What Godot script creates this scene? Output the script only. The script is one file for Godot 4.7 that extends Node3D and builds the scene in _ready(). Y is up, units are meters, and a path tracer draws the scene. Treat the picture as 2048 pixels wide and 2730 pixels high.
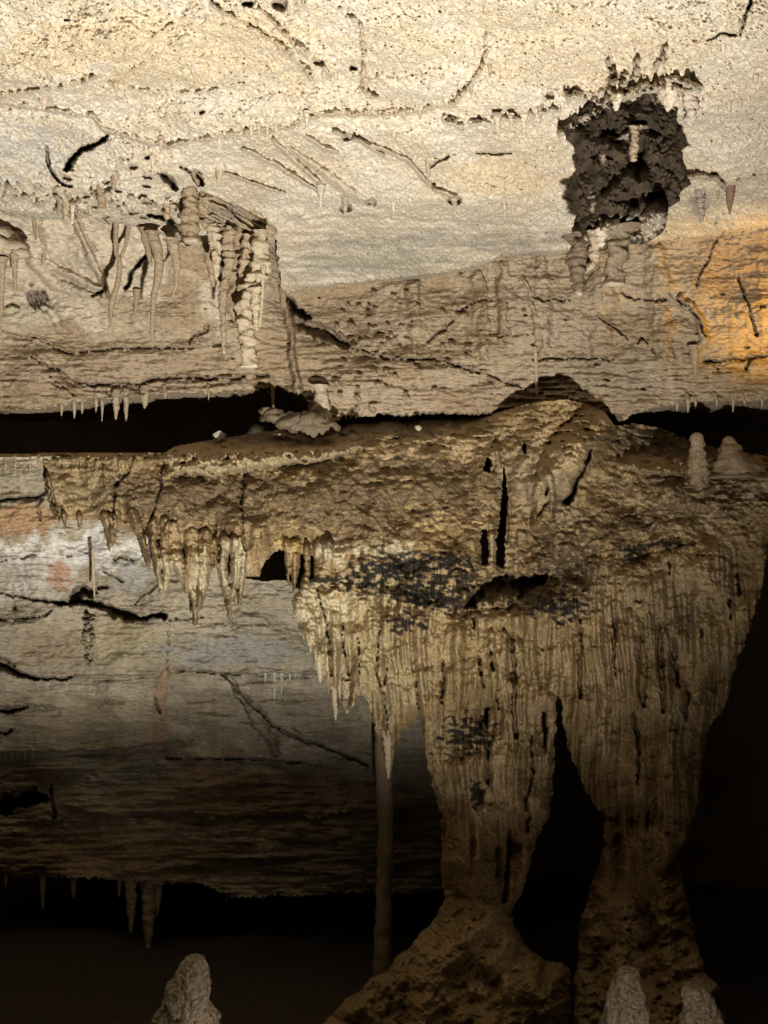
extends Node3D
# A limestone cave: a sloping cream ceiling, a bedded back wall, a flowstone shelf with drapery and columns,
# lit by floor lamps that stand just below and beside the frame.

const HALF_W := 1024.0
const HALF_H := 1365.0
const TAN_HALF := 0.4663          # 50 degrees of vertical view
const EYE := Vector3(0, 2.2, 0)

var rough_noise := FastNoiseLite.new()
var wave_noise := FastNoiseLite.new()
var worm_noise := FastNoiseLite.new()
var smooth_noise := FastNoiseLite.new()
var names := {}
var rock_material: StandardMaterial3D
var wall_material: StandardMaterial3D
var flow_material: StandardMaterial3D
var drip_material: StandardMaterial3D
var crust_material: StandardMaterial3D

static func at(px: float, py: float, depth: float) -> Vector3:
	return Vector3((px - HALF_W) / HALF_H * TAN_HALF * depth, (HALF_H - py) / HALF_H * TAN_HALF * depth, -depth) + EYE

static func metres(px: float, depth: float) -> float:
	return px / HALF_H * TAN_HALF * depth


# ------------------------------------------------------------------ a sheet of rock: depth and colour on a grid
class Sheet:
	var x0: float
	var y0: float
	var st: float
	var nx: int
	var ny: int
	var d := PackedFloat32Array()
	var m := PackedByteArray()
	var c := PackedColorArray()
	var part := PackedByteArray()
	var marking := 0
	var front := PackedVector3Array()
	var rear := PackedVector3Array()
	var noise: FastNoiseLite

	func _init(left: float, top: float, right: float, bottom: float, step: float, n: FastNoiseLite) -> void:
		x0 = left
		y0 = top
		st = step
		nx = int((right - left) / step) + 1
		ny = int((bottom - top) / step) + 1
		d.resize(nx * ny)
		m.resize(nx * ny)
		m.fill(1)
		part.resize(nx * ny)
		c.resize(nx * ny)
		noise = n

	func plane(c0: float, slope: float) -> void:
		for j in ny:
			var e: float = (HALF_H - (y0 + j * st)) / HALF_H * TAN_HALF
			for i in nx:
				d[j * nx + i] = c0 / (e + slope)

	func table(xs: Array, ys: Array, rows: Array) -> void:   # rows[k] holds the depths down column xs[k]
		for i in nx:
			var x := x0 + i * st
			var a := 0
			while a < xs.size() - 2 and x > xs[a + 1]:
				a += 1
			var tx: float = clampf((x - xs[a]) / (xs[a + 1] - xs[a]), 0, 1)
			var b := 0
			for j in ny:
				var y := y0 + j * st
				while b < ys.size() - 2 and y > ys[b + 1]:
					b += 1
				var ty: float = clampf((y - ys[b]) / (ys[b + 1] - ys[b]), 0, 1)
				d[j * nx + i] = lerpf(lerpf(rows[a][b], rows[a + 1][b], tx), lerpf(rows[a][b + 1], rows[a + 1][b + 1], tx), ty)

	func blur(radius: float, passes := 2) -> void:
		var r := maxi(1, int(radius / st))
		var w := 2.0 * r + 1.0
		for p in passes:
			var t := d.duplicate()
			for j in ny:
				var o := j * nx
				var s := 0.0
				for k in range(-r, r + 1):
					s += d[o + clampi(k, 0, nx - 1)]
				for i in nx:
					t[o + i] = s / w
					s += d[o + mini(i + r + 1, nx - 1)] - d[o + maxi(i - r, 0)]
			for i in nx:
				var s := 0.0
				for k in range(-r, r + 1):
					s += t[clampi(k, 0, ny - 1) * nx + i]
				for j in ny:
					d[j * nx + i] = s / w
					s += t[mini(j + r + 1, ny - 1) * nx + i] - t[maxi(j - r, 0) * nx + i]

	# relief: amp > 0 stands proud; between y_from and y_to only (soft over 60)
	func relief(n: FastNoiseLite, fx: float, fy: float, amp: float, y_from := -9999.0, y_to := 9999.0, shift := 0.0) -> void:
		for j in ny:
			var y := y0 + j * st
			var k: float = clampf((y - y_from) / 60.0, 0, 1) * clampf((y_to - y) / 60.0, 0, 1) * amp
			if k == 0.0:
				continue
			for i in nx:
				d[j * nx + i] -= k * n.get_noise_2d((x0 + i * st) * fx + shift, y * fy - shift)

	# small holes where the noise runs over a threshold
	func pits(n: FastNoiseLite, fx: float, fy: float, over: float, amp: float) -> void:
		for j in ny:
			var y := y0 + j * st
			for i in nx:
				var v := n.get_noise_2d((x0 + i * st) * fx, y * fy) - over
				if v > 0.0:
					d[j * nx + i] += amp * minf(1.0, v * 5.0)

	# vertical flutes that wander a little as they run down
	func flutes(soft: FastNoiseLite, period: float, amp: float, y_from: float, y_to: float, x_from := -9999.0, x_to := 9999.0, shift := 0.0) -> void:
		for j in ny:
			var y := y0 + j * st
			var k: float = smoothstep(y_from, y_from + 90.0, y) * (1.0 - smoothstep(y_to - 120.0, y_to, y)) * amp
			if k == 0.0:
				continue
			for i in nx:
				var x := x0 + i * st
				if x < x_from or x > x_to:
					continue
				var wx := x + 20.0 * soft.get_noise_2d(x * 0.5 + shift, y * 0.2) + 5.0 * noise.get_noise_2d(x * 1.3, y * 0.8 + shift)
				var v := soft.get_noise_2d(wx * (100.0 / period), y * 0.1 + shift)
				d[j * nx + i] -= k * (absf(v) * 2.4 - 0.5) * clampf(0.65 + 1.1 * noise.get_noise_2d(x * 0.7 + 300.0, y * 0.45 - shift), 0.1, 1.5)

	func base(a: Color, b: Color, n: FastNoiseLite, fx: float, fy: float, lo := -0.4, hi := 0.4) -> void:
		for j in ny:
			for i in nx:
				c[j * nx + i] = a.lerp(b, smoothstep(lo, hi, n.get_noise_2d((x0 + i * st) * fx, (y0 + j * st) * fy)))

	# patch for mineral colour and painted shade: an ellipse with a torn edge
	func patch(cx: float, cy: float, rx: float, ry: float, col: Color, strength: float, n: FastNoiseLite, fx: float, fy: float, torn := 0.8) -> void:
		for j in range(maxi(0, int((cy - ry * 1.6 - y0) / st)), mini(ny, int((cy + ry * 1.6 - y0) / st) + 1)):
			for i in range(maxi(0, int((cx - rx * 1.6 - x0) / st)), mini(nx, int((cx + rx * 1.6 - x0) / st) + 1)):
				var x := x0 + i * st
				var y := y0 + j * st
				var r: float = sqrt(pow((x - cx) / rx, 2) + pow((y - cy) / ry, 2))
				var k := smoothstep(0.0, 0.35, 1.0 - r + torn * n.get_noise_2d(x * fx, y * fy))
				if k > 0.0:
					c[j * nx + i] = c[j * nx + i].lerp(col, k * strength)

	# pts: x, y, width, x, y, width ...; amp > 0 is a rib, amp < 0 a groove
	func stroke(pts: Array, amp: float, power := 1.0, wobble := 0.0, col = null, strength := 0.0, paint := false, lumps := 0.0) -> void:
		var lo := Vector2(1e9, 1e9)
		var hi := Vector2(-1e9, -1e9)
		for k in range(0, pts.size(), 3):
			lo = lo.min(Vector2(pts[k] - pts[k + 2], pts[k + 1] - pts[k + 2]))
			hi = hi.max(Vector2(pts[k] + pts[k + 2], pts[k + 1] + pts[k + 2]))
		lo -= Vector2(wobble, wobble)
		hi += Vector2(wobble, wobble)
		var i0 := maxi(0, int((lo.x - x0) / st))
		var i1 := mini(nx - 1, int((hi.x - x0) / st) + 1)
		var j0 := maxi(0, int((lo.y - y0) / st))
		var j1 := mini(ny - 1, int((hi.y - y0) / st) + 1)
		if i1 <= i0 or j1 <= j0:
			return
		var bw := i1 - i0 + 1
		var f := PackedFloat32Array()
		f.resize(bw * (j1 - j0 + 1))
		for k in range(0, pts.size() - 3, 3):
			var a := Vector2(pts[k], pts[k + 1])
			var b := Vector2(pts[k + 3], pts[k + 4])
			var wa: float = pts[k + 2] * 0.5
			var wb: float = pts[k + 5] * 0.5
			var ab := b - a
			var l2 := maxf(ab.length_squared(), 0.01)
			var reach := maxf(wa, wb) + wobble + st
			for j in range(maxi(j0, int((minf(a.y, b.y) - reach - y0) / st)), mini(j1, int((maxf(a.y, b.y) + reach - y0) / st) + 1) + 1):
				for i in range(maxi(i0, int((minf(a.x, b.x) - reach - x0) / st)), mini(i1, int((maxf(a.x, b.x) + reach - x0) / st) + 1) + 1):
					var p := Vector2(x0 + i * st, y0 + j * st)
					if wobble > 0.0:
						p += Vector2(noise.get_noise_2d(p.x * 2.2, p.y * 2.2), noise.get_noise_2d(p.x * 2.2 + 500.0, p.y * 2.2)) * wobble
					var t := clampf((p - a).dot(ab) / l2, 0, 1)
					var w := lerpf(wa, wb, t)
					if amp < 0.0:
						w *= 0.8 + (0.8 if w < 9.0 else 0.35) * noise.get_noise_2d(p.x * 3.0 + 900.0, p.y * 3.0)
					var q := p.distance_squared_to(a + ab * t) / (w * w)
					if q < 1.0:
						var v := pow(1.0 - q, power)
						var o := (j - j0) * bw + i - i0
						if v > f[o]:
							f[o] = v
		for j in range(j0, j1 + 1):
			for i in range(i0, i1 + 1):
				var v := f[(j - j0) * bw + i - i0]
				if v > 0.0:
					var o := j * nx + i
					if paint:
						m[o] = 1
					if marking > 0:
						part[o] = marking
					var k := 1.0
					if lumps > 0.0:
						k = maxf(0.15, 1.0 + lumps * noise.get_noise_2d((x0 + i * st) * 4.0, (y0 + j * st) * 4.0) * 2.0)
					d[o] -= amp * v * k
					if col != null:
						c[o] = c[o].lerp(col, strength * minf(1.0, v * 2.0))

	# a bed edge: what lies below the line is set back and comes forward again over fall
	func ledge(pts: Array, amp: float, fall: float, lip := 0.0, wobble := 7.0) -> void:
		for k in range(0, pts.size() - 2, 2):
			var i0 := maxi(0, int(ceil((pts[k] - x0) / st)))
			var i1 := mini(nx, int(ceil((pts[k + 2] - x0) / st)))
			for i in range(i0, i1):
				var x := x0 + i * st
				var t: float = (x - pts[k]) / (pts[k + 2] - pts[k])
				var edge := minf(1.0, minf(x - pts[0], pts[pts.size() - 2] - x) / 40.0)
				var yc: float = lerpf(pts[k + 1], pts[k + 3], t) + wobble * noise.get_noise_2d(x * 1.6, pts[1] * 1.0) + wobble * 0.5 * noise.get_noise_2d(x * 6.0, pts[1] * 1.0)
				for j in range(maxi(0, int((yc - 24.0 - y0) / st)), mini(ny, int((yc + fall * 3.0 - y0) / st))):
					var y := y0 + j * st - yc
					if y >= 0.0:
						d[j * nx + i] += amp * edge * exp(-y / fall) * minf(1.0, y / 3.0)
					else:
						d[j * nx + i] -= lip * edge * exp(y / 9.0)

	func fill_polygons(polys: Array, rag := 0.0, holes := false) -> void:
		if not holes:
			m.fill(0)
		for poly: Array in polys:
			for j in ny:
				var y := y0 + j * st
				var cuts := []
				for k in range(0, poly.size(), 2):
					var k2 := (k + 2) % poly.size()
					var ya: float = poly[k + 1]
					var yb: float = poly[k2 + 1]
					if (ya <= y) != (yb <= y):
						var x: float = poly[k] + (y - ya) / (yb - ya) * (poly[k2] - poly[k])
						cuts.append(x + rag * noise.get_noise_2d(y * 3.0, k * 91.0))
				cuts.sort()
				for k in range(0, cuts.size() - 1, 2):
					for i in range(maxi(0, int(ceil((cuts[k] - x0) / st))), mini(nx, int((cuts[k + 1] - x0) / st) + 1)):
						m[j * nx + i] = 0 if holes else 1

	# distance in picture units to the nearest cell outside
	func inside() -> PackedFloat32Array:
		var f := PackedFloat32Array()
		f.resize(nx * ny)
		for o in nx * ny:
			f[o] = 0.0 if m[o] == 0 else 1e6
		var q := st * 1.414
		for j in ny:
			for i in nx:
				var o := j * nx + i
				if f[o] > 0.0:
					var v := f[o]
					if i > 0: v = minf(v, f[o - 1] + st)
					if j > 0:
						v = minf(v, f[o - nx] + st)
						if i > 0: v = minf(v, f[o - nx - 1] + q)
						if i < nx - 1: v = minf(v, f[o - nx + 1] + q)
					f[o] = v
		for j in range(ny - 1, -1, -1):
			for i in range(nx - 1, -1, -1):
				var o := j * nx + i
				if f[o] > 0.0:
					var v := f[o]
					if i < nx - 1: v = minf(v, f[o + 1] + st)
					if j < ny - 1:
						v = minf(v, f[o + nx] + st)
						if i < nx - 1: v = minf(v, f[o + nx + 1] + q)
						if i > 0: v = minf(v, f[o + nx - 1] + q)
					f[o] = v
		return f

	func depth(px: float, py: float) -> float:
		var i := clampi(int((px - x0) / st + 0.5), 0, nx - 1)
		var j := clampi(int((py - y0) / st + 0.5), 0, ny - 1)
		return d[j * nx + i]

	func colour(px: float, py: float) -> Color:
		var i := clampi(int((px - x0) / st + 0.5), 0, nx - 1)
		var j := clampi(int((py - y0) / st + 0.5), 0, ny - 1)
		return c[j * nx + i]

	func points(dd: PackedFloat32Array) -> PackedVector3Array:
		var p := PackedVector3Array()
		p.resize(nx * ny)
		var kx := TAN_HALF / HALF_H
		for j in ny:
			var ey := (HALF_H - (y0 + j * st)) * kx
			for i in nx:
				var z := dd[j * nx + i]
				p[j * nx + i] = Vector3((x0 + i * st - HALF_W) * kx * z, ey * z + EYE.y, -z)
		return p

	# the cells that each part covers: id -> [first column, first row, last column, last row]
	func boxes() -> Dictionary:
		var out := {}
		for j in ny:
			for i in nx:
				var o := j * nx + i
				if m[o]:
					var id := part[o]
					if not out.has(id):
						out[id] = [i, j, i, j]
					else:
						var b: Array = out[id]
						b[0] = mini(b[0], i)
						b[2] = maxi(b[2], i)
						b[3] = j
		return out

	func arrays(p: PackedVector3Array, flip: bool, box: Array, only: int) -> Array:
		var bi: int = maxi(0, box[0] - 1)
		var bj: int = maxi(0, box[1] - 1)
		var ei: int = mini(nx - 1, box[2] + 1)
		var ej: int = mini(ny - 1, box[3] + 1)
		var bw := ei - bi + 1
		var map := PackedInt32Array()
		map.resize(bw * (ej - bj + 1))
		map.fill(-1)
		var v := PackedVector3Array()
		var n := PackedVector3Array()
		var col := PackedColorArray()
		var ix := PackedInt32Array()
		for j in range(bj, ej):
			for i in range(bi, ei):
				var o := j * nx + i
				if part[o] != only and only >= 0:
					continue
				var t := []
				for q: int in [o, o + 1, o + nx + 1, o + nx]:
					if m[q]:
						t.append(q)
				if t.size() < 3:
					continue
				var w := []
				for q: int in t:
					var qi := q % nx
					var qj := q / nx
					var at_map := (qj - bj) * bw + qi - bi
					if map[at_map] < 0:
						map[at_map] = v.size()
						var l := q - 1 if qi > 0 and m[q - 1] else q
						var r := q + 1 if qi < nx - 1 and m[q + 1] else q
						var u := q - nx if qj > 0 and m[q - nx] else q
						var b := q + nx if qj < ny - 1 and m[q + nx] else q
						v.append(p[q])
						var nn := (p[b] - p[u]).cross(p[r] - p[l]).normalized()
						if nn == Vector3.ZERO:
							nn = Vector3(0, 0, 1)
						n.append(-nn if flip else nn)
						col.append(c[q])
					w.append(map[at_map])
				if flip:
					w.reverse()
				ix.append_array([w[0], w[1], w[2]])
				if w.size() == 4:
					ix.append_array([w[0], w[2], w[3]])
		if ix.is_empty():
			return []
		var out := []
		out.resize(Mesh.ARRAY_MAX)
		out[Mesh.ARRAY_VERTEX] = v
		out[Mesh.ARRAY_NORMAL] = n
		out[Mesh.ARRAY_COLOR] = col
		out[Mesh.ARRAY_INDEX] = ix
		return out

	# which bed a cell belongs to: one more for every line above it
	func beds(lines: Array) -> void:
		for i in nx:
			var x := x0 + i * st
			for line: Array in lines:
				var k := 0
				while k < line.size() - 4 and x > line[k + 2]:
					k += 2
				var t: float = clampf((x - line[k]) / (line[k + 2] - line[k]), 0, 1)
				var yc: float = lerpf(line[k + 1], line[k + 3], t)
				for j in range(clampi(int((yc - y0) / st), 0, ny), ny):
					part[j * nx + i] += 1

	# thick: one depth per cell from front to back, or empty for an open sheet
	func mesh(material: Material, thick := PackedFloat32Array(), only := -1, box := []) -> ArrayMesh:
		var where: Array = box if box.size() else [0, 0, nx - 1, ny - 1]
		var am := ArrayMesh.new()
		if front.is_empty():
			front = points(d)
			if thick.size():
				var deep := d.duplicate()
				for o in deep.size():
					deep[o] += thick[o]
				rear = points(deep)
		var a := arrays(front, false, where, only)
		if a.is_empty():
			return null
		am.add_surface_from_arrays(Mesh.PRIMITIVE_TRIANGLES, a)
		am.surface_set_material(0, material)
		if thick.size():
			am.add_surface_from_arrays(Mesh.PRIMITIVE_TRIANGLES, arrays(rear, true, where, only))
			am.surface_set_material(1, material)
		return am

	# an underside that runs back from the lowest cell of every column
	func underside(material: Material, back: float, rise: float) -> ArrayMesh:
		var s := SurfaceTool.new()
		s.begin(Mesh.PRIMITIVE_TRIANGLES)
		s.set_smooth_group(0)
		var p := points(d)
		var rows := 7
		var last := PackedVector3Array()
		var last_c := Color.WHITE
		for i in nx:
			var j := ny - 1
			while j > 0 and m[j * nx + i] == 0:
				j -= 1
			var strip := PackedVector3Array()
			var q := p[j * nx + i]
			for k in rows:
				var t := float(k) / (rows - 1)
				var w := noise.get_noise_2d(q.x * 300.0, k * 60.0) * 0.02 * minf(1.0, k)
				strip.append(q + Vector3(0, rise * t + w, -back * t))
			var cc := c[j * nx + i]
			if last.size():
				for k in rows - 1:
					for w in [[last[k], last_c], [strip[k], cc], [strip[k + 1], cc], [last[k], last_c], [strip[k + 1], cc], [last[k + 1], last_c]]:
						s.set_color(w[1])
						s.add_vertex(w[0])
			last = strip
			last_c = cc
		s.index()
		s.generate_normals()
		var am := s.commit()
		am.surface_set_material(0, material)
		return am


# ------------------------------------------------------------------ helpers
func put_parts(root: Node, s: Sheet, material: Material, thick: PackedFloat32Array, called: Callable) -> void:
	var boxes := s.boxes()
	for id in boxes:
		var am := s.mesh(material, thick, id, boxes[id])
		if am:
			put(root, called.call(id), am)

func numbered(called: String) -> String:
	var k: int = names.get(called, -1) + 1
	names[called] = k
	return called if k == 0 else "%s_%03d" % [called, k]

func put(parent: Node, called: String, mesh: Mesh) -> MeshInstance3D:
	var o := MeshInstance3D.new()
	o.name = numbered(called) if parent == self else called
	o.mesh = mesh
	parent.add_child(o, true)
	return o

func group_node(called: String) -> Node3D:
	var o := Node3D.new()
	o.name = numbered(called)
	add_child(o, true)
	return o

func tag(o: Node, label: String, category: String, group := "") -> Node:
	o.set_meta("label", label)
	o.set_meta("category", category)
	if group != "":
		o.set_meta("group", group)
	return o

func structure(o: Node, label := "") -> Node:
	o.set_meta("kind", "structure")
	if label != "":
		o.set_meta("label", label)
	return o

# A hanging (or standing) body of stone along a path. pts: x, y, width ... ; depths: one number or one per point
# knob: swelling rings; rag: uneven skin; flat: a broken end
func stone_path(pts: Array, depths, col: Color, tip: Color, knob := 0.1, rag := 0.08, flat := false, sides := 14, ring := 4.0, material: Material = null, flare := 0.5, root_in := 14.0) -> ArrayMesh:
	var n := pts.size() / 3
	var c := PackedVector3Array()
	var r := PackedFloat32Array()
	for k in n:
		var dep: float = depths[k] if depths is Array else depths
		c.append(at(pts[k * 3], pts[k * 3 + 1], dep))
		r.append(metres(pts[k * 3 + 2] * 0.5, dep))
	# the root runs on into the rock it grows from
	var dep0: float = depths[0] if depths is Array else depths
	var away := (c[0] - c[1]).normalized()
	c.insert(0, c[0] + away * metres(root_in, dep0) + Vector3(0, 0, -metres(root_in * 0.5, dep0)))
	r.insert(0, r[0] * (1.0 + flare))
	var cc := PackedVector3Array()
	var rr := PackedFloat32Array()
	var unit := metres(ring, dep0)
	for k in c.size() - 1:
		var p0 := c[maxi(k - 1, 0)]
		var p3 := c[mini(k + 2, c.size() - 1)]
		var steps := maxi(2, int(c[k].distance_to(c[k + 1]) / unit))
		for q in steps:
			var t := float(q) / steps
			cc.append(c[k].cubic_interpolate(c[k + 1], p0, p3, t))
			rr.append(lerpf(r[k], r[k + 1], smoothstep(0.0, 1.0, t) * 0.5 + t * 0.5))
	cc.append(c[c.size() - 1])
	rr.append(r[r.size() - 1])
	var end := cc[cc.size() - 1]
	var er := rr[rr.size() - 1]
	var down := (end - cc[cc.size() - 2]).normalized()
	if not flat:
		for q in [[0.45, 0.88], [0.8, 0.58], [0.98, 0.2]]:
			cc.append(end + down * er * q[0])
			rr.append(er * q[1])
	else:
		cc.append(end + down * er * 0.12)
		rr.append(er * 0.9)
		cc.append(end + down * er * 0.2)
		rr.append(er * 0.45)
	var v := PackedVector3Array()
	var col_a := PackedColorArray()
	var ix := PackedInt32Array()
	var total := cc.size()
	var widest := 0.0
	for k in range(1, r.size()):
		widest = maxf(widest, r[k])
	var own := 68.0 / maxf(widest, 0.006)
	for k in total:
		var s := cc[k]
		var ringy := 1.0 + knob * (0.7 * absf(rough_noise.get_noise_2d(s.y * own * 0.7, s.x * 300.0)) * 2.0 - 0.2)
		var e := smoothstep(0.93, 0.98, float(k) / total) if tip != col else 0.0
		for q in sides:
			var ang := TAU * q / sides
			var dir := Vector3(cos(ang), 0, sin(ang))
			var sp := s + dir * rr[k]
			var f := ringy + rag * rough_noise.get_noise_3d(sp.x * 1500.0, sp.y * 1000.0, sp.z * 1500.0) * 2.0 + knob * 2.8 * rough_noise.get_noise_3d(sp.x * own, sp.y * own * 1.3, sp.z * own)
			v.append(s + dir * rr[k] * maxf(0.3, f))
			var t := 0.5 + 0.7 * rough_noise.get_noise_3d(sp.x * 300.0 + 90.0, sp.y * 200.0, sp.z * 300.0)
			col_a.append(col.lerp(Color(col.r * 1.3, col.g * 1.33, col.b * 1.42), clampf(t, 0, 1)).lerp(tip, e))
	v.append(cc[total - 1] + down * er * (0.03 if not flat else -0.02))
	col_a.append(tip)
	for k in total - 1:
		for q in sides:
			var a := k * sides + q
			var b := k * sides + (q + 1) % sides
			ix.append_array([a, a + sides, b, b, a + sides, b + sides])
	for q in sides:
		ix.append_array([(total - 1) * sides + q, total * sides, (total - 1) * sides + (q + 1) % sides])
	var nrm := PackedVector3Array()
	nrm.resize(v.size())
	for k in range(0, ix.size(), 3):
		var nn := (v[ix[k + 2]] - v[ix[k]]).cross(v[ix[k + 1]] - v[ix[k]])
		for q in 3:
			nrm[ix[k + q]] += nn
	for k in nrm.size():
		nrm[k] = nrm[k].normalized()
	# outward whatever way the path runs
	if (nrm[sides * 2] as Vector3).dot(v[sides * 2] - cc[2]) < 0.0:
		for k in nrm.size():
			nrm[k] = -nrm[k]
		ix.reverse()
	var out := []
	out.resize(Mesh.ARRAY_MAX)
	out[Mesh.ARRAY_VERTEX] = v
	out[Mesh.ARRAY_NORMAL] = nrm
	out[Mesh.ARRAY_COLOR] = col_a
	out[Mesh.ARRAY_INDEX] = ix
	var am := ArrayMesh.new()
	am.add_surface_from_arrays(Mesh.PRIMITIVE_TRIANGLES, out)
	am.surface_set_material(0, material if material else drip_material)
	return am

func follow(sheet: Sheet, pts: Array, proud: float) -> Array:
	var out := []
	for k in range(0, pts.size(), 3):
		out.append(sheet.depth(pts[k], pts[k + 1]) - proud)
	return out

func pebble(cx: float, cy: float, rx: float, ry: float, dep: float, col: Color, lump := 0.25) -> ArrayMesh:
	var s := SphereMesh.new()
	s.radial_segments = 20
	s.rings = 12
	var arr := s.get_mesh_arrays()
	var v: PackedVector3Array = arr[Mesh.ARRAY_VERTEX]
	var p := at(cx, cy, dep)
	var rxm := metres(rx, dep)
	var rym := metres(ry, dep)
	var st := SurfaceTool.new()
	st.begin(Mesh.PRIMITIVE_TRIANGLES)
	st.set_smooth_group(0)
	for k in arr[Mesh.ARRAY_INDEX]:
		var q := v[k] * 2.0
		var f := 1.0 + lump * 2.0 * rough_noise.get_noise_3d(q.x * 60.0 + cx, q.y * 60.0, q.z * 60.0 + cy)
		st.set_color(col)
		st.add_vertex(p + Vector3(q.x * rxm, q.y * rym, q.z * rxm) * f)
	st.index()
	st.generate_normals()
	var am := st.commit()
	am.surface_set_material(0, drip_material)
	return am

# a coarse rough sheet of rock between four corners, for what closes the cave beyond the frame
func far_sheet(called: String, a: Vector3, b: Vector3, c: Vector3, d: Vector3, nu: int, nv: int, amp: float, col: Color, label: String) -> void:
	var st := SurfaceTool.new()
	st.begin(Mesh.PRIMITIVE_TRIANGLES)
	st.set_smooth_group(0)
	st.set_color(col)
	var n := (b - a).cross(d - a).normalized()
	var pt := func(i: int, j: int) -> Vector3:
		var p := a.lerp(b, float(i) / nu).lerp(d.lerp(c, float(i) / nu), float(j) / nv)
		return p + n * amp * (rough_noise.get_noise_3d(p.x * 40.0, p.y * 40.0, p.z * 40.0) + 0.4 * rough_noise.get_noise_3d(p.x * 170.0, p.y * 170.0, p.z * 170.0))
	for i in nu:
		for j in nv:
			for q in [[0, 0], [1, 0], [1, 1], [0, 0], [1, 1], [0, 1]]:
				st.add_vertex(pt.call(i + q[0], j + q[1]))
	st.index()
	st.generate_normals()
	var am := st.commit()
	am.surface_set_material(0, wall_material)
	structure(put(self, called, am), label)

func stone_material(size: float, relief_cm: float, gloss: float, streak: Vector3, darkest := 0.6) -> StandardMaterial3D:
	var m := StandardMaterial3D.new()
	m.vertex_color_use_as_albedo = true
	m.roughness = gloss
	m.metallic_specular = 0.4
	m.uv1_triplanar = true
	m.uv1_world_triplanar = true
	m.uv1_scale = streak / size
	var f := FastNoiseLite.new()
	f.seed = 11
	f.frequency = 0.02
	f.fractal_octaves = 5
	f.fractal_gain = 0.6
	var bump := NoiseTexture2D.new()
	bump.width = 1024
	bump.height = 1024
	bump.seamless = true
	bump.noise = f
	m.heightmap_enabled = true
	m.heightmap_texture = bump
	m.heightmap_scale = relief_cm
	var g := FastNoiseLite.new()
	g.seed = 23
	g.frequency = 0.03
	g.fractal_octaves = 5
	g.fractal_gain = 0.65
	var ramp := Gradient.new()
	ramp.offsets = PackedFloat32Array([0.0, 0.3, 0.5, 0.75, 1.0])
	ramp.colors = PackedColorArray([Color(darkest, darkest * 0.92, darkest * 0.84), Color(lerpf(darkest, 1.0, 0.5), lerpf(darkest, 0.98, 0.5), lerpf(darkest, 0.95, 0.5)), Color(0.92, 0.9, 0.88), Color(0.98, 0.97, 0.96), Color(1, 1, 1)])
	var tint := NoiseTexture2D.new()
	tint.width = 1024
	tint.height = 1024
	tint.seamless = true
	tint.noise = g
	tint.color_ramp = ramp
	m.albedo_texture = tint
	return m

func lamp(called: String, where: Vector3, towards: Vector3, colour: Color, energy: float, angle: float, soft: float, label: String) -> void:
	var root := group_node(called)
	root.position = where
	tag(root, label, "lamp")
	var aim := (towards - where).normalized()
	var turn := Basis.looking_at(aim, Vector3(0, 0, 1) if absf(aim.y) > 0.9 else Vector3.UP)
	var black := StandardMaterial3D.new()
	black.albedo_color = Color(0.09, 0.09, 0.09)
	black.roughness = 0.5
	var housing := CylinderMesh.new()
	housing.top_radius = 0.06
	housing.bottom_radius = 0.045
	housing.height = 0.12
	housing.material = black
	var h := put(root, "housing", housing)
	h.basis = turn * Basis(Vector3.RIGHT, -PI / 2)
	h.position = -aim * 0.065
	var tall := where.y - 0.05 if where.y < 1.0 else 0.12
	var foot := BoxMesh.new()
	foot.size = Vector3(0.12, 0.02, 0.12)
	foot.material = black
	put(root, "foot", foot).position = Vector3(0, -0.05 - tall, 0)
	var stem := CylinderMesh.new()
	stem.top_radius = 0.012
	stem.bottom_radius = 0.012
	stem.height = tall
	stem.material = black
	put(root, "stem", stem).position = Vector3(0, -0.05 - tall * 0.5, 0)
	var glow := StandardMaterial3D.new()
	glow.emission_enabled = true
	glow.emission = colour
	glow.emission_energy_multiplier = 4.0
	var lens := CylinderMesh.new()
	lens.top_radius = 0.052
	lens.bottom_radius = 0.052
	lens.height = 0.006
	lens.material = glow
	var l := put(root, "lamp_lens", lens)
	l.basis = turn * Basis(Vector3.RIGHT, -PI / 2)
	l.position = aim * 0.0
	var s := SpotLight3D.new()
	s.name = "lamp_light"
	s.light_color = colour
	s.light_energy = energy
	s.spot_angle = angle
	s.spot_angle_attenuation = soft
	s.spot_range = 14.0
	s.spot_attenuation = 2.0
	s.light_size = 0.05
	s.shadow_enabled = true
	root.add_child(s)
	s.basis = turn
	s.position = aim * 0.02


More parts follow.
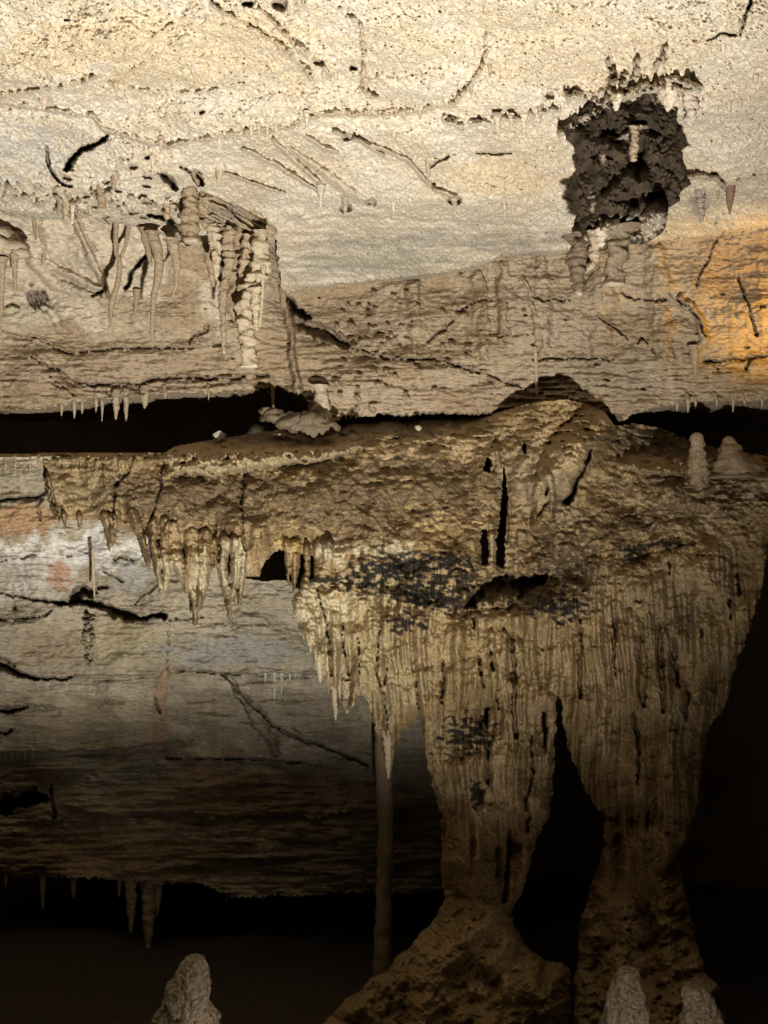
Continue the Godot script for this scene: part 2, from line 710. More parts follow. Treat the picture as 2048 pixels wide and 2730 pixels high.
func _ready() -> void:
	# ---------------- camera, air, lamps
	var cam := Camera3D.new()
	cam.name = "camera"
	cam.fov = 50.0
	cam.far = 60.0
	add_child(cam)
	cam.position = EYE
	cam.current = true
	var world := WorldEnvironment.new()
	world.name = "world"
	var env := Environment.new()
	env.background_mode = Environment.BG_COLOR
	env.background_color = Color.BLACK
	env.tonemap_mode = Environment.TONE_MAPPER_LINEAR
	env.tonemap_exposure = 1.0
	env.sdfgi_enabled = true
	env.ssao_enabled = true
	env.ssil_enabled = true
	world.environment = env
	add_child(world)
	lamp("flood_lamp", Vector3(0.2, 0.72, -0.75), at(270, 60, 3.5), Color(1.0, 0.99, 0.965), 46.0, 52.5, 1.0, "black lamp by the viewer shining up at the ceiling")
	lamp("spot_lamp", at(1640, 2880, 3.8), at(1600, 230, 3.7), Color(1.0, 0.98, 0.95), 1.0, 21.0, 1.0, "black floor lamp shining up at the hanging rock pendant")
	lamp("amber_lamp", at(2260, 930, 4.4), at(2060, 790, 4.8), Color(1.0, 0.76, 0.2), 0.55, 50.0, 0.8, "amber lamp beyond the right end of the wall")
	lamp("stalagmite_lamp", Vector3(-0.22, 0.2, -3.55), Vector3(-0.72, 0.5, -4.0), Color(1.0, 0.94, 0.86), 0.14, 38.0, 0.8, "small black lamp beside the left stalagmite, below the picture")
	lamp("stalagmite_lamp", Vector3(1.0, 0.2, -3.2), Vector3(0.98, 0.5, -4.0), Color(1.0, 0.94, 0.86), 0.14, 34.0, 0.8, "small added lamp brightening the two right stalagmites, below the picture")  # added to brighten the right stalagmites

	rough_noise.seed = 3
	rough_noise.frequency = 0.01
	rough_noise.fractal_octaves = 3
	wave_noise.seed = 8
	wave_noise.frequency = 0.01
	wave_noise.fractal_octaves = 2
	worm_noise.seed = 17
	worm_noise.frequency = 0.01
	worm_noise.fractal_type = FastNoiseLite.FRACTAL_RIDGED
	worm_noise.fractal_octaves = 3
	smooth_noise.seed = 29
	smooth_noise.frequency = 0.01
	smooth_noise.fractal_type = FastNoiseLite.FRACTAL_NONE
	rock_material = stone_material(0.5, 0.7, 0.85, Vector3.ONE)
	wall_material = stone_material(0.55, 1.0, 0.85, Vector3(0.45, 1.6, 0.45))
	flow_material = stone_material(0.45, 0.8, 0.6, Vector3(1.0, 1.0, 1.0))
	drip_material = stone_material(0.3, 0.5, 0.6, Vector3.ONE)
	crust_material = stone_material(0.6, 2.6, 0.7, Vector3.ONE, 0.18)

	build_surroundings()
	build_added_bank()
	var ceiling := build_ceiling()
	var upper := build_upper_wall()
	var lower := build_lower_wall()
	var flow := build_flowstone()
	build_pendant(ceiling)
	build_stalactites(ceiling, upper, lower, flow)
	build_standing(flow, upper)


func build_surroundings() -> void:
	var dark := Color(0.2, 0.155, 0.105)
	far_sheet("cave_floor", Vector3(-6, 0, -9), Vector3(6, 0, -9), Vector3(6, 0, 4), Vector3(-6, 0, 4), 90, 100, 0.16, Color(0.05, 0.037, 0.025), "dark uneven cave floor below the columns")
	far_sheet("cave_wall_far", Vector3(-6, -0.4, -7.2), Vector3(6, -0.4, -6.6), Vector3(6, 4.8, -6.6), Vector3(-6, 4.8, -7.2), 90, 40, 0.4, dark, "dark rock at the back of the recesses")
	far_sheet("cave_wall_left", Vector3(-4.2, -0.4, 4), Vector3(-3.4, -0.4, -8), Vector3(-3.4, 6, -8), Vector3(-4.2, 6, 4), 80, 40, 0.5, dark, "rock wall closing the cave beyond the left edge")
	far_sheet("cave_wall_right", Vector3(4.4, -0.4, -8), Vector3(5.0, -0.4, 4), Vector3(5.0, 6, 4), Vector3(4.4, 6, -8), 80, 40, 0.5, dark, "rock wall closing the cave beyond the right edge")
	far_sheet("cave_wall_rear", Vector3(6, -0.4, 3.6), Vector3(-6, -0.4, 3.6), Vector3(-6, 6, 3.6), Vector3(6, 6, 3.6), 60, 40, 0.5, dark, "rock wall closing the cave behind the viewer")
	# the ceiling goes on overhead: same slope, a little above the sheet that the picture shows
	var hy := func(z: float) -> float: return EYE.y + 2.304 + 0.23 * z + 0.16
	far_sheet("cave_ceiling_outer", Vector3(-6, hy.call(-8.0), -8), Vector3(-6, hy.call(4.0), 4), Vector3(6, hy.call(4.0), 4), Vector3(6, hy.call(-8.0), -8), 110, 110, 0.08, Color(0.5, 0.42, 0.3), "cream rock ceiling going on over the viewer")


# an added, unseen bank of rock, shaped to shade lower wall and column bases
func build_added_bank() -> void:
	var st := SurfaceTool.new()
	st.begin(Mesh.PRIMITIVE_TRIANGLES)
	st.set_smooth_group(0)
	st.set_color(Color(0.25, 0.19, 0.12))
	var rows := []
	for i in 121:
		var x := -2.4 + i * 0.035
		var h := lerpf(0.812, 0.738, smoothstep(0.0, 0.35, x)) + 0.03 * rough_noise.get_noise_2d(x * 130.0, 4.0)
		var row := []
		for q in [[-1.15, -0.2], [-1.22, 0.25], [-1.3, 0.55], [-1.38, 0.9], [-1.5, 1.0], [-1.64, 0.88], [-1.8, 0.5], [-1.95, -0.2]]:
			var p := Vector3(x, h * q[1], q[0])
			if q[1] < 0.95:
				p += Vector3(0, 0.03, 0.05) * rough_noise.get_noise_3d(p.x * 130.0, p.y * 130.0, p.z * 130.0)
			row.append(p)
		rows.append(row)
	for i in rows.size() - 1:
		for k in 7:
			for p in [rows[i][k], rows[i][k + 1], rows[i + 1][k + 1], rows[i][k], rows[i + 1][k + 1], rows[i + 1][k]]:
				st.add_vertex(p)
	st.index()
	st.generate_normals()
	var am := st.commit()
	am.surface_set_material(0, wall_material)
	tag(put(self, "added_bank", am), "added low bank of brown rock below the picture, keeping lamp light off the lower wall", "rock")


func build_ceiling() -> Sheet:
	var s := Sheet.new(-240, -190, 2290, 800, 3.2, rough_noise)
	s.plane(2.304, 0.23)
	# soft folds and slabs
	s.relief(wave_noise, 0.16, 0.3, 0.10)
	s.relief(rough_noise, 0.5, 0.9, 0.035)
	s.relief(rough_noise, 2.0, 3.2, 0.016)
	s.relief(rough_noise, 6.0, 9.0, 0.009)
	s.relief(worm_noise, 3.4, 7.0, 0.007)
	s.pits(worm_noise, 5.0, 9.0, 0.72, 0.012)
	s.pits(rough_noise, 9.0, 14.0, 0.40, 0.016)
	s.pits(rough_noise, 11.0, 26.0, 0.43, 0.014)
	s.base(Color(0.54, 0.465, 0.345), Color(0.58, 0.52, 0.41), wave_noise, 0.35, 0.6)
	s.patch(480, 120, 420, 110, Color(0.57, 0.465, 0.31), 0.7, rough_noise, 0.8, 1.2)
	s.patch(160, 130, 220, 70, Color(0.58, 0.475, 0.32), 0.6, rough_noise, 0.8, 1.2)
	s.patch(1330, 470, 190, 60, Color(0.56, 0.45, 0.3), 0.7, rough_noise, 0.8, 1.4)
	s.patch(1500, 120, 420, 120, Color(0.57, 0.475, 0.34), 0.6, rough_noise, 0.8, 1.2)
	s.patch(220, 290, 240, 40, Color(0.66, 0.6, 0.48), 0.7, rough_noise, 1.2, 2.0)
	s.patch(60, 410, 160, 90, Color(0.52, 0.49, 0.43), 0.7, rough_noise, 1.2, 2.0)
	s.patch(1000, 330, 320, 40, Color(0.66, 0.6, 0.47), 0.6, rough_noise, 1.2, 2.0)
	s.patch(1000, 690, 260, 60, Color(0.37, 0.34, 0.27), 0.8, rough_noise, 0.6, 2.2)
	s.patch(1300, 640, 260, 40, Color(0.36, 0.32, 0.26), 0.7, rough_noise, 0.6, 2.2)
	s.patch(1960, 330, 180, 60, Color(0.5, 0.44, 0.34), 0.7, rough_noise, 1.2, 2.2)
	var vein := Color(0.5, 0.39, 0.25)
	# slab edge on the left, running down to the right
	s.stroke([-240, 262, 16, 0, 278, 16, 110, 290, 14, 204, 302, 18, 247, 309, 20, 278, 346, 22, 370, 372, 20, 450, 389, 18, 512, 376, 14], 0.026, 1.0, 8.0, vein, 0.25, false, 0.8)
	s.ledge([-240, 262, 0, 278, 204, 304, 247, 312, 278, 350, 370, 377, 450, 392, 520, 378], 0.05, 30, 0.0, 6)
	# row of beads above it
	s.stroke([-240, 262, 8, 0, 254, 14, 60, 244, 12, 170, 231, 14, 232, 213, 14, 265, 199, 10], 0.022, 1.0, 6.0, vein, 0.4, false, 1.5)
	s.stroke([265, 199, 8, 309, 232, 12, 470, 252, 10, 520, 250, 12, 590, 232, 10, 650, 225, 10], 0.014, 1.0, 7.0, vein, 0.2, false, 1.6)
	# the long drip ridge across the middle
	s.stroke([512, 376, 14, 586, 364, 18, 667, 352, 18, 772, 340, 18, 821, 309, 20, 895, 302, 22, 1024, 303, 22, 1117, 296, 20, 1209, 272, 16, 1252, 228, 12, 1289, 173, 12], 0.026, 1.0, 6.0, vein, 0.45, false, 1.2)
	s.stroke([1190, 315, 26, 1230, 335, 30, 1270, 330, 24, 1330, 318, 20, 1400, 312, 20, 1450, 298, 16, 1490, 290, 14], 0.045, 1.0, 8.0, Color(0.66, 0.6, 0.47), 0.4, false, 1.2)
	s.ledge([820, 312, 895, 306, 1024, 307, 1117, 300, 1209, 278], 0.035, 20, 0.0, 6)
	# veins
	s.stroke([1289, 173, 10, 1298, 110, 12, 1296, 50, 12, 1290, -40, 10, 1300, -190, 10], 0.018, 1.0, 6.0, vein, 0.45, false, 1.2)
	s.stroke([308, 222, 8, 420, 140, 9, 512, 86, 8], 0.012, 1.0, 5.0, vein, 0.2, false, 1.0)
	s.stroke([330, 150, 8, 420, 90, 9, 470, 60, 8], 0.010, 1.0, 5.0, vein, 0.2, false, 1.0)
	s.stroke([560, 10, 8, 690, 80, 10, 760, 130, 20, 800, 170, 24, 833, 204, 20], 0.030, 1.0, 8.0, vein, 0.4, false, 1.0)
	s.stroke([690, 20, 8, 722, 50, 10, 790, 118, 22, 862, 175, 20, 880, 205, 14], 0.028, 1.0, 8.0, vein, 0.35, false, 1.0)
	s.stroke([963, 62, 14, 970, 120, 18, 969, 200, 20, 975, 252, 18, 1010, 258, 10], 0.026, 1.0, 8.0, vein, 0.4, false, 1.2)
	s.stroke([874, 0, 10, 905, 25, 12, 960, 62, 10], 0.018, 1.0, 8.0, vein, 0.3, false, 1.0)
	# dark cracks in the slab
	var crack := Color(0.2, 0.15, 0.1)
	s.stroke([284, 364, 12, 247, 389, 16, 216, 401, 22, 191, 426, 20, 176, 457, 10], -0.22, 0.7, 10.0, crack, 0.3)
	s.stroke([123, 389, 5, 130, 430, 9, 133, 447, 10, 150, 480, 7, 165, 496, 5], -0.14, 0.7, 7.0, crack, 0.3)
	s.stroke([165, 490, 8, 190, 498, 6], -0.12, 0.7, 4.0)
	# fan of fine ribs under the crack
	for k in 9:
		var a := 285.0 + k * 14.0
		s.stroke([a, 368 + k * 4, 7, a + 30 + k * 5, 420 + k * 5, 8, a + 70 + k * 6, 455 + k * 4, 6], 0.012, 1.0, 5.0)
	for k in 8:
		s.stroke([230 + k * 6, 515 + k * 5, 7, 330 + k * 5, 478 + k * 11, 9, 430, 462 + k * 12, 6], 0.012, 1.0, 6.0)
	var rng := RandomNumberGenerator.new()
	rng.seed = 12
	for k in 90:
		var x := rng.randf_range(-60, 470)
		var y := 505.0 + 0.12 * x + rng.randf_range(-26, 26)
		var w := rng.randf_range(8, 20)
		s.stroke([x, y, w, x + w * 0.5, y + 3, w * 0.7], 0.035, 0.8, 6.0)
	for k in 46:
		var x := rng.randf_range(120, 560)
		var y := rng.randf_range(440, 600)
		var w := rng.randf_range(5, 11)
		s.stroke([x, y, w, x + rng.randf_range(4, 26), y + rng.randf_range(-3, 6), w * 0.6], -0.06, 0.7, 8.0, crack, 0.3)
	for r in [[430, 470, 22, 455, 478, 26, 470, 500, 18], [455, 590, 30, 470, 606, 34, 480, 620, 20], [398, 572, 16, 430, 580, 18, 450, 576, 10], [520, 470, 26, 535, 490, 24], [150, 556, 14, 170, 545, 12]]:
		s.stroke(r, -0.2, 0.6, 9.0, crack, 0.2)
	# long diagonal ribs right of the middle
	for r in [[648, 395, 12, 740, 440, 16, 852, 512, 10], [728, 372, 14, 790, 430, 20, 858, 492, 12], [772, 395, 14, 850, 450, 30, 930, 510, 34, 988, 543, 22], [820, 364, 14, 865, 396, 18, 900, 405, 10], [945, 370, 14, 1024, 398, 14, 1085, 425, 14, 1136, 480, 14, 1160, 505, 12], [600, 460, 8, 680, 490, 12, 760, 515, 8], [1160, 505, 14, 1190, 515, 16, 1215, 525, 16], [890, 350, 12, 960, 375, 12, 1024, 415, 8]]:
		s.stroke(r, 0.045, 1.2, 3.0, vein, 0.2, false, 0.1)
	for k in 6:
		var a := 1010.0 + k * 28.0
		s.stroke([a, 340 + k * 5, 6, a + 60, 375 + k * 10, 7, a + 90, 420 + k * 8, 5], 0.008, 1.0, 6.0)
	# little holes
	for h in [[395, 419, 20, 11], [745, 12, 26, 34], [660, 10, 26, 20], [850, 168, 20, 20], [944, 182, 14, 16], [928, 365, 20, 16], [988, 540, 22, 28], [920, 555, 16, 26], [1212, 535, 18, 30], [180, 55, 18, 6], [1468, 257, 20, 16], [540, 300, 12, 10]]:
		s.stroke([h[0] - h[2] * 0.3, h[1], h[3], h[0] + h[2] * 0.3, h[1], h[3]], -0.09, 0.7, 5.0, crack, 0.35)
	s.stroke([1985, 40, 5, 2000, 10, 9, 2005, -60, 10], -0.1, 0.7, 5.0, crack, 0.4)
	s.stroke([1885, 108, 4, 1925, 88, 6, 1975, 95, 5, 1985, 40, 7], -0.05, 0.7, 5.0, crack, 0.3)
	s.stroke([1270, 405, 5, 1310, 411, 8, 1360, 408, 6], -0.04, 0.7, 5.0, crack, 0.3)
	s.stroke([1145, 445, 7, 1175, 430, 10, 1195, 415, 7], -0.06, 0.7, 6.0, crack, 0.3)
	# rim round the pendant's root
	s.stroke([1497, 352, 22, 1530, 335, 30, 1565, 318, 34, 1598, 290, 36, 1640, 255, 34, 1740, 236, 36, 1800, 225, 44, 1858, 232, 30], 0.09, 0.8, 10.0, Color(0.55, 0.47, 0.35), 0.5, false, 0.8)
	s.stroke([1500, 262, 24, 1540, 255, 34, 1590, 262, 40, 1640, 230, 40, 1690, 200, 30], 0.04, 1.0, 12.0, Color(0.66, 0.6, 0.47), 0.5, false, 1.6)
	for r in [[1618, 165, 20, 1634, 190, 22, 1640, 225, 18], [1700, 162, 16, 1702, 190, 18], [1772, 128, 16, 1762, 160, 20, 1745, 185, 16]]:
		s.stroke(r, 0.05, 0.8, 8.0, Color(0.4, 0.34, 0.27), 0.7, false, 1.2)  # drip ribs; their cast shadows are painted in as grey-brown
	# thin curtain right of the pendant
	s.stroke([1830, 470, 16, 1880, 470, 18, 1915, 478, 18, 1930, 500, 12], 0.07, 0.8, 6.0, Color(0.42, 0.36, 0.28), 0.7, false, 0.5)
	s.stroke([1930, 490, 8, 1990, 475, 8, 2048, 462, 6], 0.02, 1.0, 6.0, vein, 0.4, false, 0.6)
	s.patch(1865, 545, 34, 34, Color(0.26, 0.23, 0.2), 0.7, rough_noise, 3.0, 3.0)
	# horizontal bands where the ceiling turns down
	s.ledge([740, 590, 900, 572, 1060, 575, 1250, 590, 1480, 600], 0.03, 60, 0.0, 10)
	s.relief(rough_noise, 0.4, 4.0, 0.02, 560)
	# the sheet ends at the crack above the wall and, on the left, at the ledge
	var edge := [-240, 548, 0, 560, 90, 566, 125, 572, 150, 560, 205, 553, 232, 570, 250, 584, 310, 588, 345, 596, 400, 606, 440, 622, 470, 614, 510, 640, 560, 640, 600, 632, 640, 634, 690, 640, 735, 642, 741, 700, 748, 765, 765, 780, 913, 757, 1049, 743, 1173, 730, 1259, 712, 1358, 684, 1481, 670, 1679, 650, 1790, 643, 1926, 624, 2048, 606, 2290, 575]
	var poly := [-241, -191, 2291, -191]
	for k in range(edge.size() - 2, -1, -2):
		poly.append_array([edge[k], edge[k + 1]])
	s.fill_polygons([poly], 8.0)
	for i in s.nx:          # wear the edge
		var x := s.x0 + i * s.st
		var cut := int(3.0 * absf(rough_noise.get_noise_2d(x * 5.0, 77.0)) + 2.5 * maxf(0.0, rough_noise.get_noise_2d(x * 1.3, 7.0)))
		var j := s.ny - 1
		while j > 0 and s.m[j * s.nx + i] == 0:
			j -= 1
		for k in cut:
			s.m[(j - k) * s.nx + i] = 0
	var root := group_node("cave_ceiling")
	structure(root, "sloping cream limestone ceiling with drip ridges and veins")
	put(root, "ceiling_face", s.mesh(rock_material))
	put(root, "ceiling_edge", s.underside(rock_material, 0.3, 0.04))
	return s


func build_upper_wall() -> Sheet:
	var s := Sheet.new(-240, 470, 2290, 1160, 3.3, rough_noise)
	var xs := [-240, 0, 400, 700, 770, 1000, 1300, 1600, 1840, 1900, 2048, 2290]
	var ys := [470, 600, 780, 900, 1000, 1160]
	s.table(xs, ys, [
		[4.62, 4.84, 5.14, 5.24, 5.22, 5.2],
		[4.62, 4.84, 5.14, 5.24, 5.22, 5.2],
		[4.66, 4.88, 5.16, 5.26, 5.24, 5.22],
		[4.9, 5.0, 5.22, 5.28, 5.26, 5.24],
		[5.25, 5.38, 5.45, 5.36, 5.28, 5.24],
		[5.25, 5.34, 5.38, 5.3, 5.2, 5.16],
		[5.12, 5.16, 5.16, 5.13, 5.12, 5.12],
		[4.98, 5.0, 5.0, 5.0, 4.98, 4.98],
		[4.84, 4.85, 4.86, 4.86, 4.88, 4.88],
		[4.84, 4.84, 4.84, 4.84, 4.87, 4.88],
		[4.77, 4.76, 4.8, 4.85, 4.92, 4.92],
		[4.6, 4.6, 4.7, 4.8, 4.9, 4.9]])
	s.blur(30)
	s.relief(wave_noise, 0.25, 0.35, 0.08)
	s.relief(rough_noise, 0.5, 1.0, 0.05)
	s.relief(rough_noise, 0.5, 5.0, 0.009)
	s.relief(rough_noise, 0.5, 5.0, 0.009, 860)
	s.relief(rough_noise, 1.1, 11.0, 0.005)
	s.relief(rough_noise, 1.1, 11.0, 0.006, 880)
	s.relief(rough_noise, 4.0, 8.0, 0.012)
	s.relief(worm_noise, 1.2, 7.0, 0.005)
	s.pits(worm_noise, 2.4, 8.0, 0.78, 0.012)
	s.pits(rough_noise, 6.0, 12.0, 0.45, 0.014)
	s.base(Color(0.347, 0.261, 0.164), Color(0.418, 0.331, 0.225), wave_noise, 0.3, 0.5)
	s.patch(160, 690, 520, 190, Color(0.54, 0.46, 0.345), 0.95, rough_noise, 0.5, 0.8)
	s.patch(80, 840, 90, 40, Color(0.428, 0.388, 0.268), 0.7, rough_noise, 1.5, 2.0)
	s.patch(300, 990, 320, 60, Color(0.367, 0.274, 0.190), 0.6, rough_noise, 0.5, 1.6)
	s.patch(880, 850, 130, 50, Color(0.275, 0.199, 0.121), 0.75, rough_noise, 1.5, 1.8)
	s.patch(1480, 840, 160, 110, Color(0.367, 0.303, 0.225), 0.6, rough_noise, 0.8, 1.0)
	s.patch(1620, 1000, 150, 90, Color(0.306, 0.256, 0.190), 0.6, rough_noise, 1.0, 1.0)
	s.patch(1930, 720, 130, 70, Color(0.367, 0.256, 0.156), 0.6, rough_noise, 1.0, 1.0)
	s.patch(100, 790, 40, 30, Color(0.163, 0.132, 0.112), 0.7, rough_noise, 3.0, 2.0)  # painted smear where stalactite shadows fall on the panel
	for k in 26:       # faint seepage streaks
		var x := 1060.0 + k * 38.0 + 14.0 * sin(k * 2.3)
		s.stroke([x, 700 + 40 * sin(k * 1.7), 10, x + 8, 800, 16, x + 12, 900 + 60 * sin(k * 3.1), 8], 0.006, 1.0, 8.0, Color(0.306, 0.227, 0.138) if k % 2 else Color(0.459, 0.369, 0.251), 0.35)
	# dark recess behind the knobby cluster
	s.stroke([590, 650, 50, 610, 710, 80, 640, 770, 70, 650, 815, 30], -0.3, 0.6, 12.0)
	s.stroke([440, 600, 30, 470, 615, 40, 500, 640, 30], -0.25, 0.6, 10.0)
	var crack := Color(0.204, 0.152, 0.095)
	# beds on the left
	s.ledge([-240, 868, 0, 882, 100, 905, 173, 938, 350, 925, 530, 925, 620, 912], 0.05, 26, 0.02, 7)
	s.stroke([0, 882, 4, 100, 905, 5, 173, 940, 6, 280, 934, 6, 352, 926, 6, 420, 928, 6, 530, 926, 4, 600, 915, 3], -0.05, 0.7, 6.0, crack, 0.4)
	s.ledge([-240, 985, 0, 1000, 80, 955, 150, 985, 185, 1010, 250, 1024, 382, 1017, 450, 1002, 617, 1008, 716, 998], 0.07, 14, 0.03, 10)
	s.stroke([80, 955, 4, 155, 985, 7, 185, 1012, 9, 250, 1026, 8, 382, 1020, 7, 450, 1004, 8, 617, 1010, 7, 716, 1000, 6], -0.07, 0.7, 8.0, crack, 0.4)
	s.stroke([140, 1020, 4, 200, 1052, 5], -0.04, 0.7, 8.0, crack, 0.3)
	s.ledge([0, 1040, 95, 1042, 190, 1046], 0.03, 12, 0.0, 8)
	# panel below the ledge: folds that fan out from the top
	for r in [[120, 700, 30, 180, 730, 26, 250, 765, 24, 280, 772, 16], [190, 570, 16, 230, 660, 22, 268, 740, 22, 282, 770, 16], [90, 700, 40, 150, 760, 40, 260, 790, 20]]:
		s.stroke(r, 0.06, 1.0, 5.0)
	s.stroke([247, 788, 5, 270, 778, 9, 284, 772, 8], -0.1, 0.7, 4.0, crack, 0.4)
	s.stroke([336, 772, 7, 352, 730, 12, 372, 700, 14, 396, 682, 14, 418, 672, 10], -0.2, 0.7, 7.0, crack, 0.3)
	s.stroke([17, 818, 4, 32, 812, 6, 55, 818, 4], -0.05, 0.7, 5.0, crack, 0.3)
	for k in 7:
		s.stroke([75 + k * 7, 780 + 5 * sin(k * 2.0), 6, 85 + k * 9, 815 + 8 * sin(k * 1.3), 7], -0.04, 0.7, 7.0, crack, 0.3)
	s.stroke([95, 800, 30, 150, 850, 50, 175, 890, 40], -0.03, 1.0, 12.0)
	s.stroke([500, 910, 10, 545, 880, 14, 555, 865, 8], -0.05, 0.7, 9.0, crack, 0.4)
	# right of the knobby cluster: a rib and the hollow behind it
	s.stroke([748, 768, 20, 762, 813, 22, 776, 880, 22, 778, 955, 20, 796, 1045, 30], 0.09, 0.8, 8.0, Color(0.408, 0.321, 0.216), 0.4)
	s.stroke([768, 800, 14, 790, 830, 26, 820, 848, 14], -0.2, 0.7, 10.0, crack, 0.2)
	s.stroke([800, 870, 30, 850, 880, 50, 900, 905, 40, 930, 925, 20], -0.12, 0.8, 14.0, crack, 0.25)
	s.ledge([780, 868, 860, 872, 940, 926, 1024, 960], 0.06, 30, 0.0, 10)
	s.ledge([930, 935, 1024, 952, 1150, 955, 1240, 975, 1330, 1020, 1395, 1035], 0.06, 22, 0.03, 10)
	s.stroke([940, 930, 4, 1030, 954, 6, 1150, 957, 7, 1200, 970, 4, 1240, 985, 5, 1300, 1000, 5, 1360, 1025, 6, 1395, 1034, 4], -0.06, 0.7, 9.0, crack, 0.35)
	# warts and their pockets
	var rng := RandomNumberGenerator.new()
	rng.seed = 5
	for k in 60:
		var x := rng.randf_range(880, 1260)
		var y := rng.randf_range(770, 1100)
		if k % 3 == 0:
			x = rng.randf_range(900, 1020)
			y = rng.randf_range(770, 910)
		var w := rng.randf_range(8, 20)
		s.stroke([x - 2, y, w, x + 3, y + w * 0.4, w * 0.8], 0.03, 1.0, 4.0)
		s.stroke([x - w * 0.4, y - w * 0.7, w * 0.5, x + w * 0.4, y - w * 0.6, w * 0.4], -0.03, 0.7, 6.0, crack, 0.3)
	for k in 40:
		var x := rng.randf_range(-200, 2200)
		var y := rng.randf_range(720, 1060)
		var w := rng.randf_range(5, 10)
		s.stroke([x, y, w, x + w, y + 1, w * 0.6], -0.04, 0.7, 5.0, crack, 0.5)
	for r in [[1400, 738, 10, 1412, 790, 14, 1428, 850, 16, 1432, 955, 10], [1290, 740, 8, 1295, 820, 12, 1300, 860, 8]]:
		s.stroke(r, 0.03, 1.0, 8.0, Color(0.459, 0.359, 0.242), 0.4)
	for r in [[1116, 928, 3, 1160, 895, 6, 1208, 855, 5], [1310, 895, 4, 1400, 893, 5, 1420, 890, 3], [1230, 820, 3, 1265, 810, 5, 1300, 800, 4], [1430, 792, 3, 1445, 798, 6, 1520, 800, 4], [1660, 785, 4, 1690, 798, 6, 1775, 800, 4], [1600, 845, 4, 1650, 885, 5, 1672, 900, 4], [1700, 920, 5, 1712, 905, 9, 1725, 915, 6], [1740, 925, 4, 1745, 940, 5], [1420, 957, 4, 1560, 955, 5, 1640, 960, 3]]:
		s.stroke(r, -0.05, 0.7, 8.0, crack, 0.35)
	s.stroke([1560, 748, 3, 1600, 708, 3, 1620, 717, 3], -0.03, 0.7, 3.0, crack, 0.4)
	# broad soft runs of flowstone down the wall
	for r in [[1275, 730, 40, 1285, 820, 60, 1290, 930, 40], [1345, 705, 30, 1340, 800, 50, 1345, 900, 30], [1440, 690, 40, 1450, 800, 60, 1455, 930, 40], [1600, 680, 60, 1610, 800, 90, 1600, 950, 60], [1750, 660, 50, 1760, 780, 80, 1770, 950, 50], [1100, 760, 40, 1110, 850, 60, 1105, 930, 30]]:
		s.stroke(r, 0.045, 1.3, 16.0)
	# the fold that holds the amber light
	s.stroke([1812, 792, 12, 1850, 820, 24, 1872, 870, 30, 1880, 905, 22, 1850, 950, 20], 0.06, 0.8, 10.0, Color(0.408, 0.312, 0.207), 0.3)
	s.stroke([1806, 800, 6, 1835, 815, 8, 1862, 850, 8, 1880, 895, 6], -0.06, 0.7, 6.0, crack, 0.3)
	s.stroke([1968, 735, 5, 1990, 800, 6, 2010, 870, 8, 2020, 890, 8], -0.06, 0.7, 8.0, crack, 0.4)
	s.stroke([1910, 640, 4, 1895, 680, 7, 1870, 720, 6, 1860, 760, 4], -0.05, 0.7, 7.0, crack, 0.4)
	s.ledge([1850, 962, 1920, 962, 2000, 950, 2290, 940], 0.06, 18, 0.02, 8)
	s.stroke([1875, 966, 5, 1930, 960, 7, 1995, 955, 8, 2048, 948, 6], -0.07, 0.7, 7.0, crack, 0.3)
	s.stroke([1990, 985, 8, 1996, 965, 12], -0.06, 0.7, 6.0, crack, 0.3)
	s.relief(rough_noise, 0.8, 9.0, 0.02, 940)
	var edge := [-240, 1104, 0, 1095, 93, 1097, 150, 1085, 250, 1070, 330, 1062, 400, 1052, 500, 1050, 600, 1052, 700, 1040, 735, 1034, 790, 1052, 812, 1062, 835, 1130, 890, 1132, 895, 1122, 913, 1118, 1024, 1108, 1200, 1106, 1312, 1105, 1420, 1112, 1560, 1118, 1645, 1104, 1663, 1126, 1686, 1108, 1742, 1090, 1839, 1074, 2048, 1070, 2290, 1066]
	var poly := [-241, 400, 2291, 400]
	for k in range(edge.size() - 2, -1, -2):
		poly.append_array([edge[k], edge[k + 1]])
	s.fill_polygons([poly], 8.0)
	for i in s.nx:
		var x := s.x0 + i * s.st
		var cut := int(5.0 * absf(rough_noise.get_noise_2d(x * 4.0, 177.0)))
		var j := s.ny - 1
		while j > 0 and s.m[j * s.nx + i] == 0:
			j -= 1
		for k in cut:
			s.m[(j - k) * s.nx + i] = 0
	var root := group_node("cave_wall")
	structure(root, "bedded brown limestone wall under the ceiling crack")
	s.beds([[-240, 868, 0, 882, 100, 905, 173, 938, 350, 925, 530, 925, 620, 912, 780, 868, 860, 872, 940, 930, 1150, 956, 1240, 980, 1395, 1034, 1600, 960, 1850, 962, 1920, 962, 2000, 950, 2290, 940], [-240, 985, 0, 1000, 80, 985, 185, 1010, 250, 1024, 382, 1017, 450, 1002, 617, 1008, 716, 998, 900, 1060, 1200, 1180, 2290, 1180]])
	put_parts(root, s, wall_material, PackedFloat32Array(), func(_id): return "rock_bed")
	put(root, "wall_underside", s.underside(wall_material, 0.9, 0.02))
	return s


